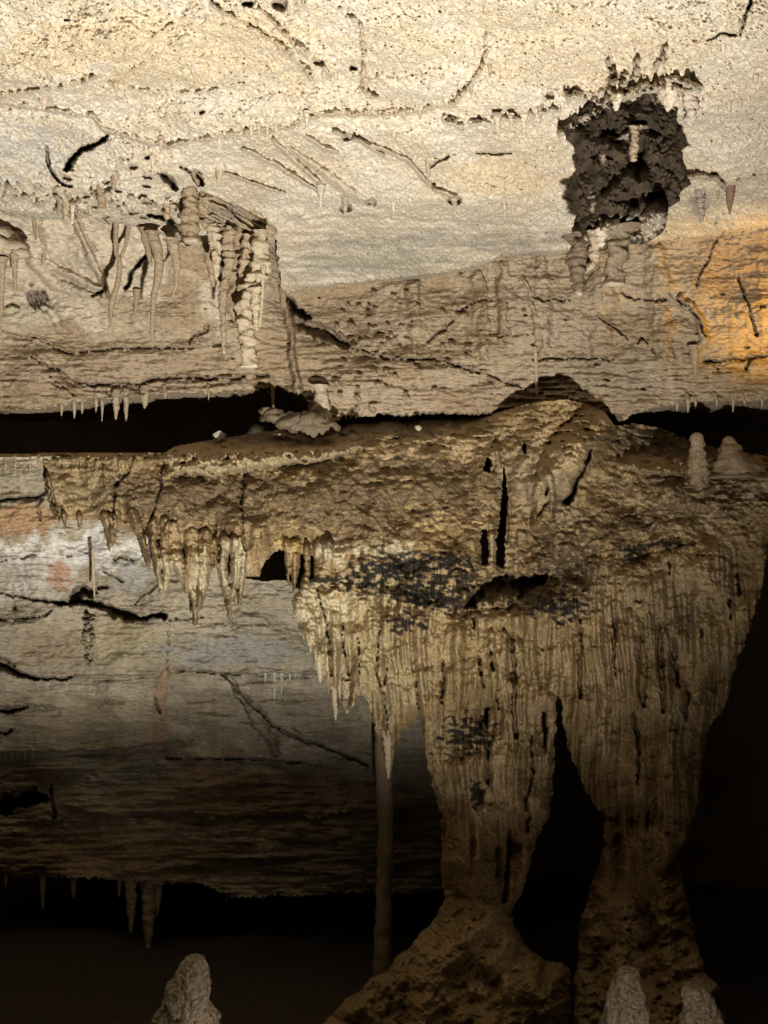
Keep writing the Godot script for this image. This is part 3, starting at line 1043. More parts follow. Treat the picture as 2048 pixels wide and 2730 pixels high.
func build_lower_wall() -> Sheet:
	var s := Sheet.new(-240, 1200, 1260, 2430, 3.4, rough_noise)
	s.table([-240, 200, 450, 700, 900, 1260], [1200, 1330, 1480, 1620, 1700, 1790, 1960, 2100, 2300, 2430], [
		[4.86, 4.9, 5.02, 5.08, 5.04, 5.08, 5.2, 5.28, 5.36, 5.4],
		[4.92, 4.98, 5.06, 5.1, 5.08, 5.12, 5.22, 5.3, 5.38, 5.42],
		[5.1, 5.1, 5.1, 5.14, 5.12, 5.16, 5.26, 5.34, 5.42, 5.46],
		[5.2, 5.2, 5.16, 5.14, 5.12, 5.24, 5.34, 5.4, 5.48, 5.5],
		[5.3, 5.3, 5.25, 5.2, 5.2, 5.34, 5.42, 5.48, 5.54, 5.56],
		[5.45, 5.45, 5.45, 5.45, 5.45, 5.5, 5.56, 5.6, 5.64, 5.66]])
	s.blur(24)
	s.relief(wave_noise, 0.25, 0.3, 0.09)
	s.relief(rough_noise, 0.5, 1.0, 0.05)
	s.relief(rough_noise, 0.4, 4.5, 0.018)
	s.relief(rough_noise, 1.0, 10.0, 0.011)
	s.relief(rough_noise, 4.0, 7.0, 0.012, 1200, 1800)
	s.relief(worm_noise, 1.4, 6.0, 0.007)
	s.pits(rough_noise, 6.0, 11.0, 0.45, 0.014)
	s.base(Color(0.34, 0.29, 0.205), Color(0.42, 0.365, 0.27), wave_noise, 0.35, 0.5)
	s.patch(60, 1385, 110, 50, Color(0.42, 0.25, 0.12), 0.75, rough_noise, 0.8, 1.4)
	s.patch(200, 1470, 200, 60, Color(0.68, 0.66, 0.6), 0.9, rough_noise, 1.2, 1.2)
	s.patch(90, 1540, 150, 60, Color(0.52, 0.48, 0.43), 0.7, rough_noise, 1.2, 1.2)
	s.patch(160, 1530, 34, 50, Color(0.42, 0.23, 0.12), 0.7, rough_noise, 2.0, 3.0)
	s.patch(360, 1540, 70, 50, Color(0.36, 0.35, 0.32), 0.7, rough_noise, 1.5, 1.5)
	s.patch(330, 1700, 120, 60, Color(0.42, 0.37, 0.22), 0.75, rough_noise, 1.5, 1.5)
	s.patch(130, 1720, 110, 60, Color(0.33, 0.25, 0.17), 0.6, rough_noise, 1.2, 0.8)
	s.patch(640, 1740, 220, 50, Color(0.32, 0.32, 0.29), 0.75, rough_noise, 1.0, 1.4)
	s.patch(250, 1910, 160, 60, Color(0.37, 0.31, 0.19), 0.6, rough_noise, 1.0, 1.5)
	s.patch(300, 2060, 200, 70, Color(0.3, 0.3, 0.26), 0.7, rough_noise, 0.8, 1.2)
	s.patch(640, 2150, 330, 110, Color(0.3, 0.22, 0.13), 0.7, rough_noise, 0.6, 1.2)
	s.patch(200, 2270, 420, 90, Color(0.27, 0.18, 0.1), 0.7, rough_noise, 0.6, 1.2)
	s.patch(700, 1920, 330, 120, Color(0.24, 0.2, 0.145), 0.8, rough_noise, 0.7, 1.3)  # this and the next patch paint the wall darker where lamp light fades
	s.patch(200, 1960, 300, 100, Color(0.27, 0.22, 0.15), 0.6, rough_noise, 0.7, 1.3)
	s.stroke([438, 1793, 30, 424, 1885, 34, 428, 2009, 30], 0.01, 1.0, 14.0, Color(0.32, 0.19, 0.1), 0.6)
	var crack := Color(0.2, 0.15, 0.1)
	# shelf edge on the far left with dripping lip
	s.ledge([-240, 1240, 0, 1240, 60, 1244, 115, 1240], 0.07, 16, 0.04, 10)
	s.ledge([-240, 1338, 0, 1332, 60, 1325, 118, 1318], 0.08, 26, 0.03, 6)
	s.stroke([-240, 1340, 8, 0, 1334, 8, 60, 1327, 10, 100, 1324, 14, 119, 1316, 8], -0.09, 0.7, 5.0, crack, 0.4)
	for r in [[-240, 1500, 3, 0, 1497, 4, 50, 1488, 4, 90, 1480, 5], [175, 1481, 4, 238, 1475, 7], [295, 1492, 5, 345, 1489, 7, 373, 1491, 5], [105, 1385, 6, 100, 1350, 8, 112, 1330, 8], [364, 1610, 4, 372, 1592, 6, 400, 1580, 8, 418, 1560, 8], [280, 1520, 4, 300, 1540, 6, 328, 1552, 4]]:
		s.stroke(r, -0.05, 0.7, 8.0, crack, 0.35)
	s.ledge([175, 1482, 240, 1476, 295, 1491, 375, 1491, 470, 1500], 0.03, 16, 0.015, 5)
	s.ledge([-240, 1580, 0, 1578, 35, 1584, 88, 1597, 150, 1604], 0.05, 14, 0.02, 6)
	s.stroke([0, 1580, 5, 35, 1586, 6, 88, 1599, 8, 150, 1606, 9], -0.08, 0.7, 6.0, crack, 0.4)
	# the hollow under the bed
	s.stroke([205, 1592, 40, 220, 1572, 40, 240, 1585, 34], -0.24, 0.6, 8.0, crack, 0.3)
	s.stroke([150, 1609, 10, 204, 1604, 20, 266, 1612, 26, 313, 1634, 34, 350, 1645, 30, 376, 1650, 16, 407, 1646, 12, 440, 1645, 8], -0.22, 0.6, 8.0, crack, 0.3)
	s.stroke([262, 1568, 10, 285, 1565, 12], -0.1, 0.7, 5.0, crack, 0.3)
	s.stroke([420, 1640, 12, 432, 1635, 18, 444, 1640, 10], -0.14, 0.7, 5.0, crack, 0.3)
	s.stroke([460, 1648, 4, 500, 1650, 6, 545, 1645, 5], -0.05, 0.7, 5.0, crack, 0.3)
	s.ledge([-240, 1655, 0, 1650, 47, 1647, 110, 1641, 140, 1622], 0.05, 22, 0.02, 6)
	s.stroke([0, 1652, 6, 47, 1649, 7, 110, 1643, 8, 136, 1628, 12], -0.07, 0.7, 6.0, crack, 0.4)
	s.stroke([36, 1590, 4, 38, 1625, 7], -0.05, 0.7, 6.0, crack, 0.4)
	var rng := RandomNumberGenerator.new()
	rng.seed = 31
	for k in 46:       # rubbly string of warts
		var x := 238.0 + rng.randf_range(-16, 16)
		var y := rng.randf_range(1632, 1770)
		var w := rng.randf_range(5, 13)
		s.stroke([x, y, w, x + rng.randf_range(-5, 5), y + w * 0.5, w * 0.8], 0.03, 0.9, 5.0)
		s.stroke([x - w * 0.6, y - w * 0.4, w * 0.5, x + w * 0.2, y - w * 0.5, w * 0.5], -0.03, 0.7, 5.0, crack, 0.3)
	# overhanging bed to the right, grey below
	s.ledge([600, 1660, 628, 1682, 700, 1690, 770, 1688, 804, 1707, 840, 1740], 0.05, 60, 0.02, 5)
	s.ledge([655, 1540, 740, 1548, 800, 1560], -0.02, 40, 0.03, 4)
	s.stroke([455, 1650, 3, 449, 1710, 4, 446, 1783, 4], -0.04, 0.7, 6.0, crack, 0.4)
	s.ledge([444, 1783, 593, 1793, 827, 1795, 1000, 1800], 0.07, 40, 0.04, 4)
	s.stroke([446, 1786, 4, 593, 1795, 5, 640, 1797, 3], -0.05, 0.7, 4.0, crack, 0.3)
	s.ledge([-240, 1740, 0, 1762, 60, 1795, 123, 1811, 260, 1806, 395, 1799, 444, 1785], 0.06, 26, 0.03, 7)
	s.stroke([-100, 1745, 20, 0, 1768, 34, 50, 1795, 24, 110, 1812, 8, 200, 1808, 5], -0.16, 0.7, 10.0, crack, 0.3)
	s.ledge([-240, 1880, 0, 1885, 80, 1880, 190, 1890], 0.06, 20, 0.02, 10)
	s.stroke([0, 1890, 16, 40, 1898, 20, 70, 1885, 8], -0.1, 0.7, 10.0, crack, 0.4)
	s.stroke([-60, 1950, 10, 0, 1958, 14, 30, 1950, 8], -0.08, 0.7, 10.0, crack, 0.4)
	s.ledge([-240, 2003, 0, 2003, 105, 2003, 250, 2000, 395, 1984, 519, 1968], 0.06, 40, 0.02, 7)
	s.ledge([444, 2021, 642, 2021, 796, 2033, 900, 2045], 0.05, 40, 0.02, 4)
	s.stroke([444, 2021, 4, 642, 2022, 6, 796, 2034, 6, 880, 2044, 3], -0.05, 0.7, 5.0, crack, 0.4)
	s.stroke([260, 1873, 4, 330, 1872, 5], -0.03, 0.7, 5.0)
	s.stroke([416, 1860, 6, 422, 1885, 9, 424, 1900, 5], -0.07, 0.7, 5.0, crack, 0.4)
	# the slanting fault
	s.stroke([593, 1793, 20, 640, 1850, 44, 679, 1904, 60, 715, 1960, 60, 740, 2010, 30], -0.06, 1.6, 14.0)
	s.stroke([610, 1815, 4, 660, 1870, 5, 715, 1925, 5, 772, 1959, 10, 860, 1990, 9, 981, 2040, 6], -0.06, 0.7, 6.0, crack, 0.3)
	s.stroke([745, 1955, 20, 772, 1945, 24, 800, 1965, 16], 0.03, 1.2, 6.0)
	# low hollow on the left and the last beds
	s.stroke([-200, 2150, 60, 0, 2150, 70, 80, 2130, 60, 120, 2125, 30], -0.25, 0.7, 14.0, crack, 0.2)
	s.stroke([135, 2090, 6, 140, 2130, 12, 146, 2180, 8], -0.06, 0.7, 8.0, crack, 0.3)
	s.ledge([142, 2144, 296, 2175, 420, 2170, 560, 2168], 0.05, 60, 0.0, 10)
	s.ledge([500, 2190, 700, 2172, 850, 2180, 1000, 2160], 0.05, 40, 0.0, 12)
	s.ledge([540, 2290, 700, 2288, 820, 2285], 0.05, 20, 0.03, 5)
	var edge := [-240, 2318, 0, 2323, 123, 2342, 333, 2350, 444, 2362, 525, 2356, 617, 2395, 802, 2392, 926, 2384, 1060, 2384, 1261, 2380]
	var poly := [-241, 1215, 118, 1215, 300, 1213, 440, 1230, 800, 1300, 1261, 1400]
	for k in range(edge.size() - 2, -1, -2):
		poly.append_array([edge[k], edge[k + 1]])
	# the arch behind the fringe opens into the dark
	s.fill_polygons([poly], 8.0)
	s.fill_polygons([[560, 1200, 648, 1535, 660, 1541, 700, 1548, 730, 1546, 760, 1545, 800, 1552, 845, 1550, 1000, 1500, 1261, 1500, 1261, 1200]], 4.0, true)
	for i in s.nx:
		var x := s.x0 + i * s.st
		var cut := int(6.0 * absf(rough_noise.get_noise_2d(x * 4.0, 277.0)))
		var j := s.ny - 1
		while j > 0 and s.m[j * s.nx + i] == 0:
			j -= 1
		for k in cut:
			s.m[(j - k) * s.nx + i] = 0
	var root := group_node("cave_wall")
	structure(root, "grey and brown bedded wall below the flowstone shelf")
	s.beds([[-240, 1338, 0, 1332, 60, 1325, 118, 1318, 300, 1340, 1260, 1340], [-240, 1580, 0, 1578, 88, 1597, 150, 1605, 266, 1612, 313, 1634, 376, 1650, 440, 1645, 600, 1660, 700, 1690, 804, 1707, 840, 1740, 1260, 1740], [-240, 1740, 0, 1762, 60, 1795, 123, 1811, 260, 1806, 395, 1799, 444, 1785, 593, 1793, 827, 1795, 1260, 1800], [-240, 2003, 105, 2003, 250, 2000, 395, 1990, 444, 2021, 642, 2021, 796, 2033, 900, 2045, 1260, 2045]])
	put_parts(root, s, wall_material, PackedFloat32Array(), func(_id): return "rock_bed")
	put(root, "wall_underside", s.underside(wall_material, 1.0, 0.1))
	return s


func build_flowstone() -> Sheet:
	var s := Sheet.new(-240, 1045, 2290, 2860, 3.0, rough_noise)
	var ys := [1075, 1110, 1160, 1195, 1225, 1300, 1400, 1480, 1540, 1610, 1700, 1850, 2000, 2200, 2400, 2560, 2700]
	s.table([-240, 120, 300, 440, 650, 850, 1000, 1150, 1260, 1340, 1440, 1540, 1640, 1760, 1900, 2050, 2290], ys, [
		[6.0, 5.7, 5.3, 4.98, 4.9, 4.9, 4.9, 4.95, 4.95, 4.95, 4.95, 4.95, 4.95, 4.95, 4.95, 4.95, 4.95],
		[6.0, 5.7, 5.3, 4.98, 4.9, 4.88, 4.9, 4.95, 4.95, 4.95, 4.95, 4.95, 4.95, 4.95, 4.95, 4.95, 4.95],
		[6.0, 5.7, 5.3, 4.98, 4.9, 4.86, 4.84, 4.9, 4.95, 4.95, 4.95, 4.95, 4.95, 4.95, 4.95, 4.95, 4.95],
		[6.0, 5.7, 5.3, 4.95, 4.88, 4.8, 4.78, 4.8, 4.86, 4.9, 4.9, 4.9, 4.9, 4.9, 4.9, 4.9, 4.9],
		[6.0, 5.65, 5.2, 4.86, 4.84, 4.76, 4.7, 4.72, 4.78, 4.84, 4.86, 4.86, 4.86, 4.86, 4.86, 4.86, 4.86],
		[6.0, 5.55, 5.1, 4.84, 4.84, 4.74, 4.68, 4.66, 4.72, 4.56, 4.54, 4.6, 4.66, 4.7, 4.7, 4.6, 4.5],
		[6.0, 5.45, 5.0, 4.86, 4.82, 4.7, 4.64, 4.6, 4.6, 4.5, 4.48, 4.52, 4.6, 4.66, 4.7, 4.6, 4.4],
		[6.0, 5.4, 4.98, 4.84, 4.82, 4.68, 4.6, 4.54, 4.54, 4.48, 4.44, 4.48, 4.56, 4.64, 4.66, 4.5, 4.3],
		[5.9, 5.35, 4.98, 4.86, 4.84, 4.72, 4.64, 4.56, 4.54, 4.46, 4.42, 4.46, 4.52, 4.6, 4.64, 4.5, 4.3],
		[5.1, 4.95, 4.86, 4.84, 4.82, 4.8, 4.76, 4.76, 4.72, 4.48, 4.42, 4.45, 4.5, 4.56, 4.62, 4.5, 4.3],
		[4.75, 4.66, 4.62, 4.62, 4.62, 4.62, 4.66, 4.7, 4.66, 4.46, 4.42, 4.46, 4.52, 4.6, 4.66, 4.56, 4.4],
		[4.75, 4.66, 4.62, 4.6, 4.6, 4.62, 4.68, 4.68, 4.58, 4.48, 4.44, 4.48, 4.54, 4.64, 4.7, 4.6, 4.45],
		[5.1, 4.96, 4.9, 4.9, 4.88, 4.8, 4.7, 4.62, 4.54, 4.48, 4.46, 4.5, 4.56, 4.64, 4.7, 4.6, 4.45],
		[5.8, 5.5, 5.2, 5.08, 4.9, 4.82, 4.72, 4.62, 4.56, 4.5, 4.48, 4.5, 4.54, 4.6, 4.66, 4.5, 4.35],
		[5.8, 5.5, 5.2, 5.06, 4.86, 4.84, 4.74, 4.64, 4.6, 4.54, 4.52, 4.54, 4.58, 4.62, 4.7, 4.55, 4.4],
		[5.8, 5.5, 5.2, 5.0, 4.86, 4.84, 4.76, 4.7, 4.66, 4.6, 4.56, 4.58, 4.62, 4.66, 4.72, 4.6, 4.4],
		[5.8, 5.5, 5.2, 5.0, 4.9, 4.86, 4.8, 4.74, 4.7, 4.62, 4.58, 4.6, 4.64, 4.68, 4.72, 4.6, 4.4]])
	s.blur(13)
	# outline: shelf, mound, right block, two columns, drapery, fringe
	var outline := [-241, 1208, 440, 1206, 470, 1188, 560, 1172, 700, 1150, 900, 1128, 1240, 1106, 1320, 1100, 1380, 1082, 1440, 1070, 1510, 1064, 1575, 1076, 1615, 1100, 1640, 1136, 1690, 1128, 1760, 1140, 1840, 1172, 1900, 1190, 2048, 1215, 2291, 1225,
		2291, 1400, 2110, 1425, 2052, 1445, 2036, 1544, 2010, 1640, 1987, 1717, 1968, 1762, 1950, 1823, 1937, 1879, 1888, 1947, 1870, 2070, 1857, 2163, 1832, 2231, 1802, 2280, 1826, 2367, 1851, 2471, 1866, 2540, 1880, 2590, 1925, 2640, 1960, 2850,
		1525, 2850, 1532, 2600, 1539, 2558, 1542, 2471, 1573, 2367, 1607, 2268, 1610, 2181, 1561, 2113, 1512, 1996, 1496, 1880, 1489, 1855, 1484, 1880, 1478, 2046, 1468, 2169, 1425, 2255, 1400, 2367, 1366, 2428, 1370, 2459, 1395, 2500, 1412, 2530, 1456, 2560, 1500, 2566, 1522, 2580, 1520, 2850,
		820, 2850, 850, 2740, 900, 2690, 920, 2662, 962, 2640, 985, 2606, 1030, 2590, 1062, 2542, 1092, 2528, 1118, 2486, 1147, 2466, 1184, 2397, 1175, 2317, 1178, 2181, 1157, 2120, 1135, 2009, 1117, 1904, 1104, 1928, 1070, 1953, 1061, 1978, 1050, 2030, 1036, 2070, 1025, 2030, 1010, 1970, 1000, 1947, 975, 1870, 963, 1848, 950, 1870, 938, 1890, 925, 1898, 915, 1890, 908, 1850, 902, 1900, 893, 1916, 886, 1880, 875, 1830, 866, 1800, 862, 1817, 848, 1817, 840, 1780, 825, 1735, 809, 1700, 785, 1650, 778, 1600, 800, 1565, 830, 1545, 850, 1530, 845, 1485, 800, 1478, 770, 1470, 745, 1468, 725, 1475, 712, 1495, 700, 1515, 697, 1538, 655, 1538, 640, 1480, 600, 1470, 560, 1480, 500, 1470, 440, 1440, 400, 1430, 330, 1415, 270, 1390, 200, 1388, 160, 1388, 142, 1383, 125, 1330, 117, 1240, 100, 1222, -241, 1222]
	s.fill_polygons([outline], 7.0)
	# fringe stalactites that have grown into the sheet
	var ribs := [
		[282, 1380, 34, 292, 1425, 24, 293, 1470, 8], [300, 1380, 26, 304, 1430, 16, 303, 1456, 6], [355, 1370, 34, 376, 1430, 26, 392, 1490, 20, 398, 1522, 8], [410, 1390, 30, 407, 1446, 24, 418, 1493, 22, 428, 1578, 12],
		[440, 1390, 30, 436, 1462, 26, 446, 1525, 28, 440, 1572, 18], [458, 1410, 44, 470, 1493, 42, 489, 1540, 30, 498, 1578, 14], [513, 1430, 46, 516, 1551, 42, 523, 1602, 30, 520, 1665, 12], [548, 1430, 40, 550, 1517, 36, 540, 1578, 26, 530, 1622, 14],
		[572, 1440, 16, 575, 1510, 10], [598, 1440, 34, 594, 1517, 30, 604, 1585, 26, 618, 1668, 8], [625, 1440, 26, 625, 1534, 22, 622, 1605, 12], [645, 1440, 24, 646, 1534, 20, 640, 1585, 18, 638, 1616, 10],
		[766, 1450, 24, 768, 1500, 18, 770, 1562, 7], [790, 1450, 30, 788, 1510, 26, 783, 1580, 8], [818, 1460, 22, 820, 1520, 18, 814, 1548, 26, 812, 1570, 24], [851, 1455, 34, 850, 1540, 30], [876, 1450, 30, 874, 1545, 26],
		[128, 1275, 16, 136, 1320, 16, 150, 1370, 14, 158, 1392, 8], [172, 1372, 16, 172, 1410, 8], [212, 1378, 20, 212, 1412, 8]]
	for j in s.ny:
		var y := s.y0 + j * s.st
		for i in s.nx:
			var x := s.x0 + i * s.st
			var id := 1                                            # shelf
			if x > 1355.0 and y < 1400.0:
				id = 2 if x < 1600.0 - maxf(0.0, y - 1190.0) * 0.55 else 3   # mound, right block
			elif x > 1560.0 and y < 1470.0:
				id = 3
			elif y > 1470.0 + 60.0 * smoothstep(700.0, 860.0, x) - 60.0 * smoothstep(600.0, 400.0, x) and y < 1900.0:
				id = 4                                             # drapery
			elif y >= 1900.0:
				id = 5 if x < 1487.0 + 0.22 * maxf(0.0, y - 2400.0) else 6   # left column, right column
			s.part[j * s.nx + i] = id
	for k in ribs.size():
		s.marking = 10 + k
		s.stroke(ribs[k], 0.0, 1.0, 3.0, null, 0.0, true)
	s.marking = 0
	# slits
	s.fill_polygons([[1345, 1247, 1354, 1334, 1345, 1445, 1342, 1513, 1326, 1507, 1323, 1445, 1333, 1396, 1338, 1322], [1286, 1414, 1296, 1414, 1302, 1470, 1297, 1507, 1288, 1507, 1282, 1451], [1296, 1220, 1310, 1223, 1304, 1260, 1290, 1254], [1398, 1183, 1404, 1185, 1402, 1212, 1397, 1208], [1448, 1898, 1456, 1898, 1458, 1985, 1450, 1990], [1296, 1890, 1305, 1886, 1302, 1925, 1295, 1920]], 5.0, true)
	var inner := s.inside()
	# round the body off towards its outline
	for j in s.ny:
		var y := s.y0 + j * s.st
		if y < 1230.0:
			continue
		var far := lerpf(26.0, 105.0, smoothstep(1800.0, 2050.0, y))
		var deep := lerpf(0.07, 0.2, smoothstep(1800.0, 2050.0, y)) * smoothstep(1230.0, 1330.0, y)
		for i in s.nx:
			var o := j * s.nx + i
			var q := inner[o]
			if q > 0.0 and q < far:
				var t := 1.0 - q / far
				s.d[o] += deep * (1.0 - sqrt(1.0 - t * t))
	s.relief(wave_noise, 0.5, 0.5, 0.12)
	s.relief(rough_noise, 1.1, 1.3, 0.06)
	s.relief(rough_noise, 2.0, 4.5, 0.016, 1200, 1620)
	s.relief(worm_noise, 0.8, 2.6, 0.013, 1180, 1560)
	s.relief(rough_noise, 3.0, 9.0, 0.011, 1080, 1700)
	s.relief(rough_noise, 2.5, 6.0, 0.04, 1050, 1230)
	s.relief(rough_noise, 7.0, 9.0, 0.012)
	s.flutes(smooth_noise, 62.0, 0.06, 1520, 2420, 640)
	s.flutes(smooth_noise, 30.0, 0.035, 1430, 2300, 380, 9999, 40.0)
	s.flutes(smooth_noise, 36.0, 0.03, 1330, 1560, 120, 900, 90.0)
	s.pits(rough_noise, 6.0, 9.0, 0.45, 0.012)
	s.relief(rough_noise, 1.2, 1.2, 0.06, 2380)
	s.relief(rough_noise, 4.0, 4.0, 0.014, 2380)
	var crack := Color(0.140, 0.096, 0.052)
	# colour: brown flowstone, pale calcite on the young drips
	s.base(Color(0.3, 0.208, 0.098), Color(0.43, 0.315, 0.172), rough_noise, 0.6, 0.5)
	s.patch(250, 1290, 300, 70, Color(0.320, 0.250, 0.144), 0.7, rough_noise, 1.0, 1.0)
	s.patch(620, 1240, 260, 46, Color(0.420, 0.317, 0.168), 0.8, rough_noise, 1.0, 1.0)
	s.patch(770, 1430, 60, 46, Color(0.520, 0.384, 0.160), 0.8, rough_noise, 2.0, 2.0)
	s.patch(1115, 1360, 70, 110, Color(0.420, 0.298, 0.136), 0.7, rough_noise, 2.0, 1.0)
	s.patch(1000, 1580, 260, 60, Color(0.500, 0.403, 0.224), 0.75, rough_noise, 1.6, 1.2)
	s.patch(860, 1680, 120, 130, Color(0.550, 0.480, 0.312), 0.85, rough_noise, 2.4, 0.7)
	s.patch(1000, 1790, 170, 150, Color(0.430, 0.346, 0.196), 0.8, rough_noise, 2.4, 0.6)
	s.patch(890, 1470, 60, 40, Color(0.600, 0.538, 0.368), 0.8, rough_noise, 3.0, 1.5)
	s.patch(1030, 1465, 90, 30, Color(0.560, 0.499, 0.336), 0.7, rough_noise, 3.0, 2.0)
	for x in [435, 470, 520, 548, 596, 625, 645]:
		s.patch(x, 1545, 20, 90, Color(0.560, 0.490, 0.320), 0.75, rough_noise, 3.0, 1.0)
	s.patch(620, 1470, 30, 30, Color(0.600, 0.538, 0.368), 0.7, rough_noise, 3.0, 1.5)
	s.patch(1350, 1750, 130, 160, Color(0.360, 0.269, 0.136), 0.6, rough_noise, 2.4, 0.6)
	s.patch(1400, 1250, 120, 100, Color(0.320, 0.250, 0.152), 0.7, rough_noise, 1.5, 1.5)
	s.patch(1500, 1330, 50, 80, Color(0.360, 0.288, 0.184), 0.6, rough_noise, 1.5, 1.0)
	s.patch(1800, 1600, 240, 150, Color(0.300, 0.230, 0.132), 0.6, rough_noise, 1.5, 0.7)
	s.patch(1640, 2300, 200, 220, Color(0.240, 0.134, 0.056), 0.6, rough_noise, 1.0, 1.0)
	s.patch(1280, 2280, 160, 160, Color(0.280, 0.173, 0.080), 0.6, rough_noise, 1.0, 1.0)
	# manganese: black crust broken up by the pale stone under it; column pocket and right hollows are painted shade
	var black := Color(0.02, 0.016, 0.013)
	for b in [[1080, 1508, 130, 36, 0.9], [1010, 1525, 90, 26, 1.0], [1200, 1495, 70, 30, 0.9], [1120, 1580, 120, 30, 0.9], [1190, 1602, 100, 26, 0.8], [1240, 1545, 34, 40, 1.2], [1170, 1545, 60, 20, 1.3], [1080, 1660, 50, 22, 1.3], [880, 1545, 60, 10, 1.0], [960, 1560, 60, 16, 1.2], [1440, 1600, 90, 40, 1.2], [1520, 1520, 60, 60, 1.4], [1500, 1620, 60, 30, 1.4], [1700, 1462, 50, 12, 0.9], [1700, 1490, 40, 14, 1.4], [1790, 1450, 60, 8, 1.0], [1240, 1960, 60, 40, 1.5], [1275, 2120, 26, 34, 1.0], [1232, 2022, 9, 7, 0.2], [1700, 1605, 14, 8, 0.6], [1712, 1400, 40, 14, 0.8]]:
		s.patch(b[0], b[1], b[2], b[3], black, 0.95, rough_noise, 3.2, 5.6, 1.35 * b[4])
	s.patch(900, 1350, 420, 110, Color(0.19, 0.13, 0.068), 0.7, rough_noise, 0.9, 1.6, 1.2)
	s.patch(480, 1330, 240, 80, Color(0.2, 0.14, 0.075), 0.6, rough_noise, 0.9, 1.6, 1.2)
	var coat_and_shade := Color(0.120, 0.082, 0.044)  # dark brown mottling; the patch in the basin is painted shade
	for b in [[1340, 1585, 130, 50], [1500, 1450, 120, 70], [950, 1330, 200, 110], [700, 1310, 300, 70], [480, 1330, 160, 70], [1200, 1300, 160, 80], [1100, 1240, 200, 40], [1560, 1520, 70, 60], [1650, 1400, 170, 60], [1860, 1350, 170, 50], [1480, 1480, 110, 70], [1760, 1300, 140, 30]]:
		s.patch(b[0], b[1], b[2], b[3], coat_and_shade, 0.6, rough_noise, 2.6, 6.0, 1.5)
	for b in [[700, 1160, 260, 22], [1050, 1140, 260, 30], [1700, 1180, 120, 40], [1900, 1210, 200, 24]]:  # shelf and block tops painted darker to stand for missing light
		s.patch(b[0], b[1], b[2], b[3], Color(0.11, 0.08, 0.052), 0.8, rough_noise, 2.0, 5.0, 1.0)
	# ribs stand out of the sheet
	for r in ribs:
		s.stroke(r, 0.09, 0.6, 3.0)
	# rim of the shelf
	s.stroke([-240, 1222, 18, 110, 1224, 18, 300, 1222, 20, 436, 1224, 20], 0.05, 1.0, 8.0, null, 0.0, false, 1.2)
	s.stroke([440, 1210, 40, 480, 1230, 60, 560, 1235, 70, 650, 1228, 66, 700, 1220, 50, 780, 1215, 46, 860, 1210, 40, 957, 1190, 16], 0.12, 0.7, 10.0, Color(0.5, 0.4, 0.24), 0.85, false, 0.4)
	for k in 17:
		var x := 450.0 + k * 27.0 + 8.0 * sin(k * 2.1)
		var yb := 1262.0 - k * 2.6 + 8.0 * sin(k * 3.3)
		s.stroke([x, 1205 - k * 0.5, 10, x + 2, yb - 14, 14, x + 1, yb, 7], 0.03, 0.8, 4.0)
	s.ledge([440, 1266, 560, 1268, 650, 1246, 780, 1238, 860, 1226, 950, 1200], 0.11, 26, 0.0, 8)
	for k in 16:       # dripping lip on the left shelf
		var x := 150.0 + k * 13.0 + 5.0 * sin(k * 2.4)
		s.stroke([x, 1228, 7, x + 1, 1240 + 16 * absf(sin(k * 1.7)), 6], 0.025, 0.8, 2.0)
	for r in [[320, 1235, 12, 322, 1270, 10, 318, 1300, 7], [276, 1240, 10, 280, 1290, 8], [200, 1250, 40, 235, 1270, 50, 240, 1295, 30], [300, 1280, 16, 310, 1340, 20, 312, 1400, 22], [345, 1330, 20, 356, 1390, 22]]:
		s.stroke(r, 0.03, 0.9, 5.0)
	s.ledge([140, 1300, 200, 1302, 280, 1306, 345, 1304], 0.05, 30, 0.02, 8)
	s.ledge([130, 1385, 200, 1390, 270, 1392], 0.03, 10, 0.0, 5)
	# joints in the sheet
	for r in [[436, 1225, 6, 430, 1300, 8, 410, 1360, 8, 392, 1400, 10, 390, 1440, 8], [655, 1245, 16, 648, 1290, 16, 643, 1350, 8, 648, 1420, 6, 652, 1480, 5], [358, 1220, 5, 340, 1262, 12, 305, 1300, 16, 304, 1340, 7, 305, 1400, 5], [575, 1400, 4, 582, 1450, 6, 578, 1500, 8], [118, 1240, 6, 128, 1300, 5, 150, 1370, 5]]:
		s.stroke(r, -0.07, 0.9, 9.0, crack, 0.35)
	# lobe over the slit and the overhanging right lip of the mound
	s.stroke([1590, 1140, 110, 1540, 1190, 130, 1490, 1260, 120, 1460, 1330, 80, 1440, 1400, 50], 0.17, 0.7, 8.0)
	s.stroke([1578, 1196, 8, 1560, 1240, 16, 1535, 1290, 22, 1512, 1340, 16], -0.2, 0.7, 6.0, crack, 0.3)
	s.stroke([1460, 1270, 30, 1475, 1330, 22, 1470, 1370, 8], 0.06, 0.8, 4.0)
	s.stroke([1420, 1290, 50, 1428, 1345, 36, 1426, 1380, 8], 0.05, 0.8, 4.0, Color(0.380, 0.307, 0.200), 0.5)
	s.stroke([1457, 1285, 4, 1459, 1300, 10, 1456, 1320, 4], -0.12, 0.7, 2.0, crack, 0.3)
	s.stroke([1430, 1382, 4, 1445, 1360, 8, 1460, 1338, 5], -0.06, 0.7, 4.0, crack, 0.3)
	s.stroke([1325, 1200, 14, 1330, 1240, 16, 1318, 1265, 8], 0.04, 0.9, 3.0)
	s.stroke([1356, 1330, 12, 1362, 1400, 10, 1356, 1450, 8], 0.04, 0.9, 3.0)
	s.stroke([1310, 1400, 20, 1312, 1450, 18, 1308, 1510, 24], 0.04, 0.9, 4.0, Color(0.450, 0.355, 0.200), 0.5)
	s.stroke([1400, 1440, 60, 1420, 1480, 70, 1420, 1520, 40], 0.06, 0.9, 8.0)
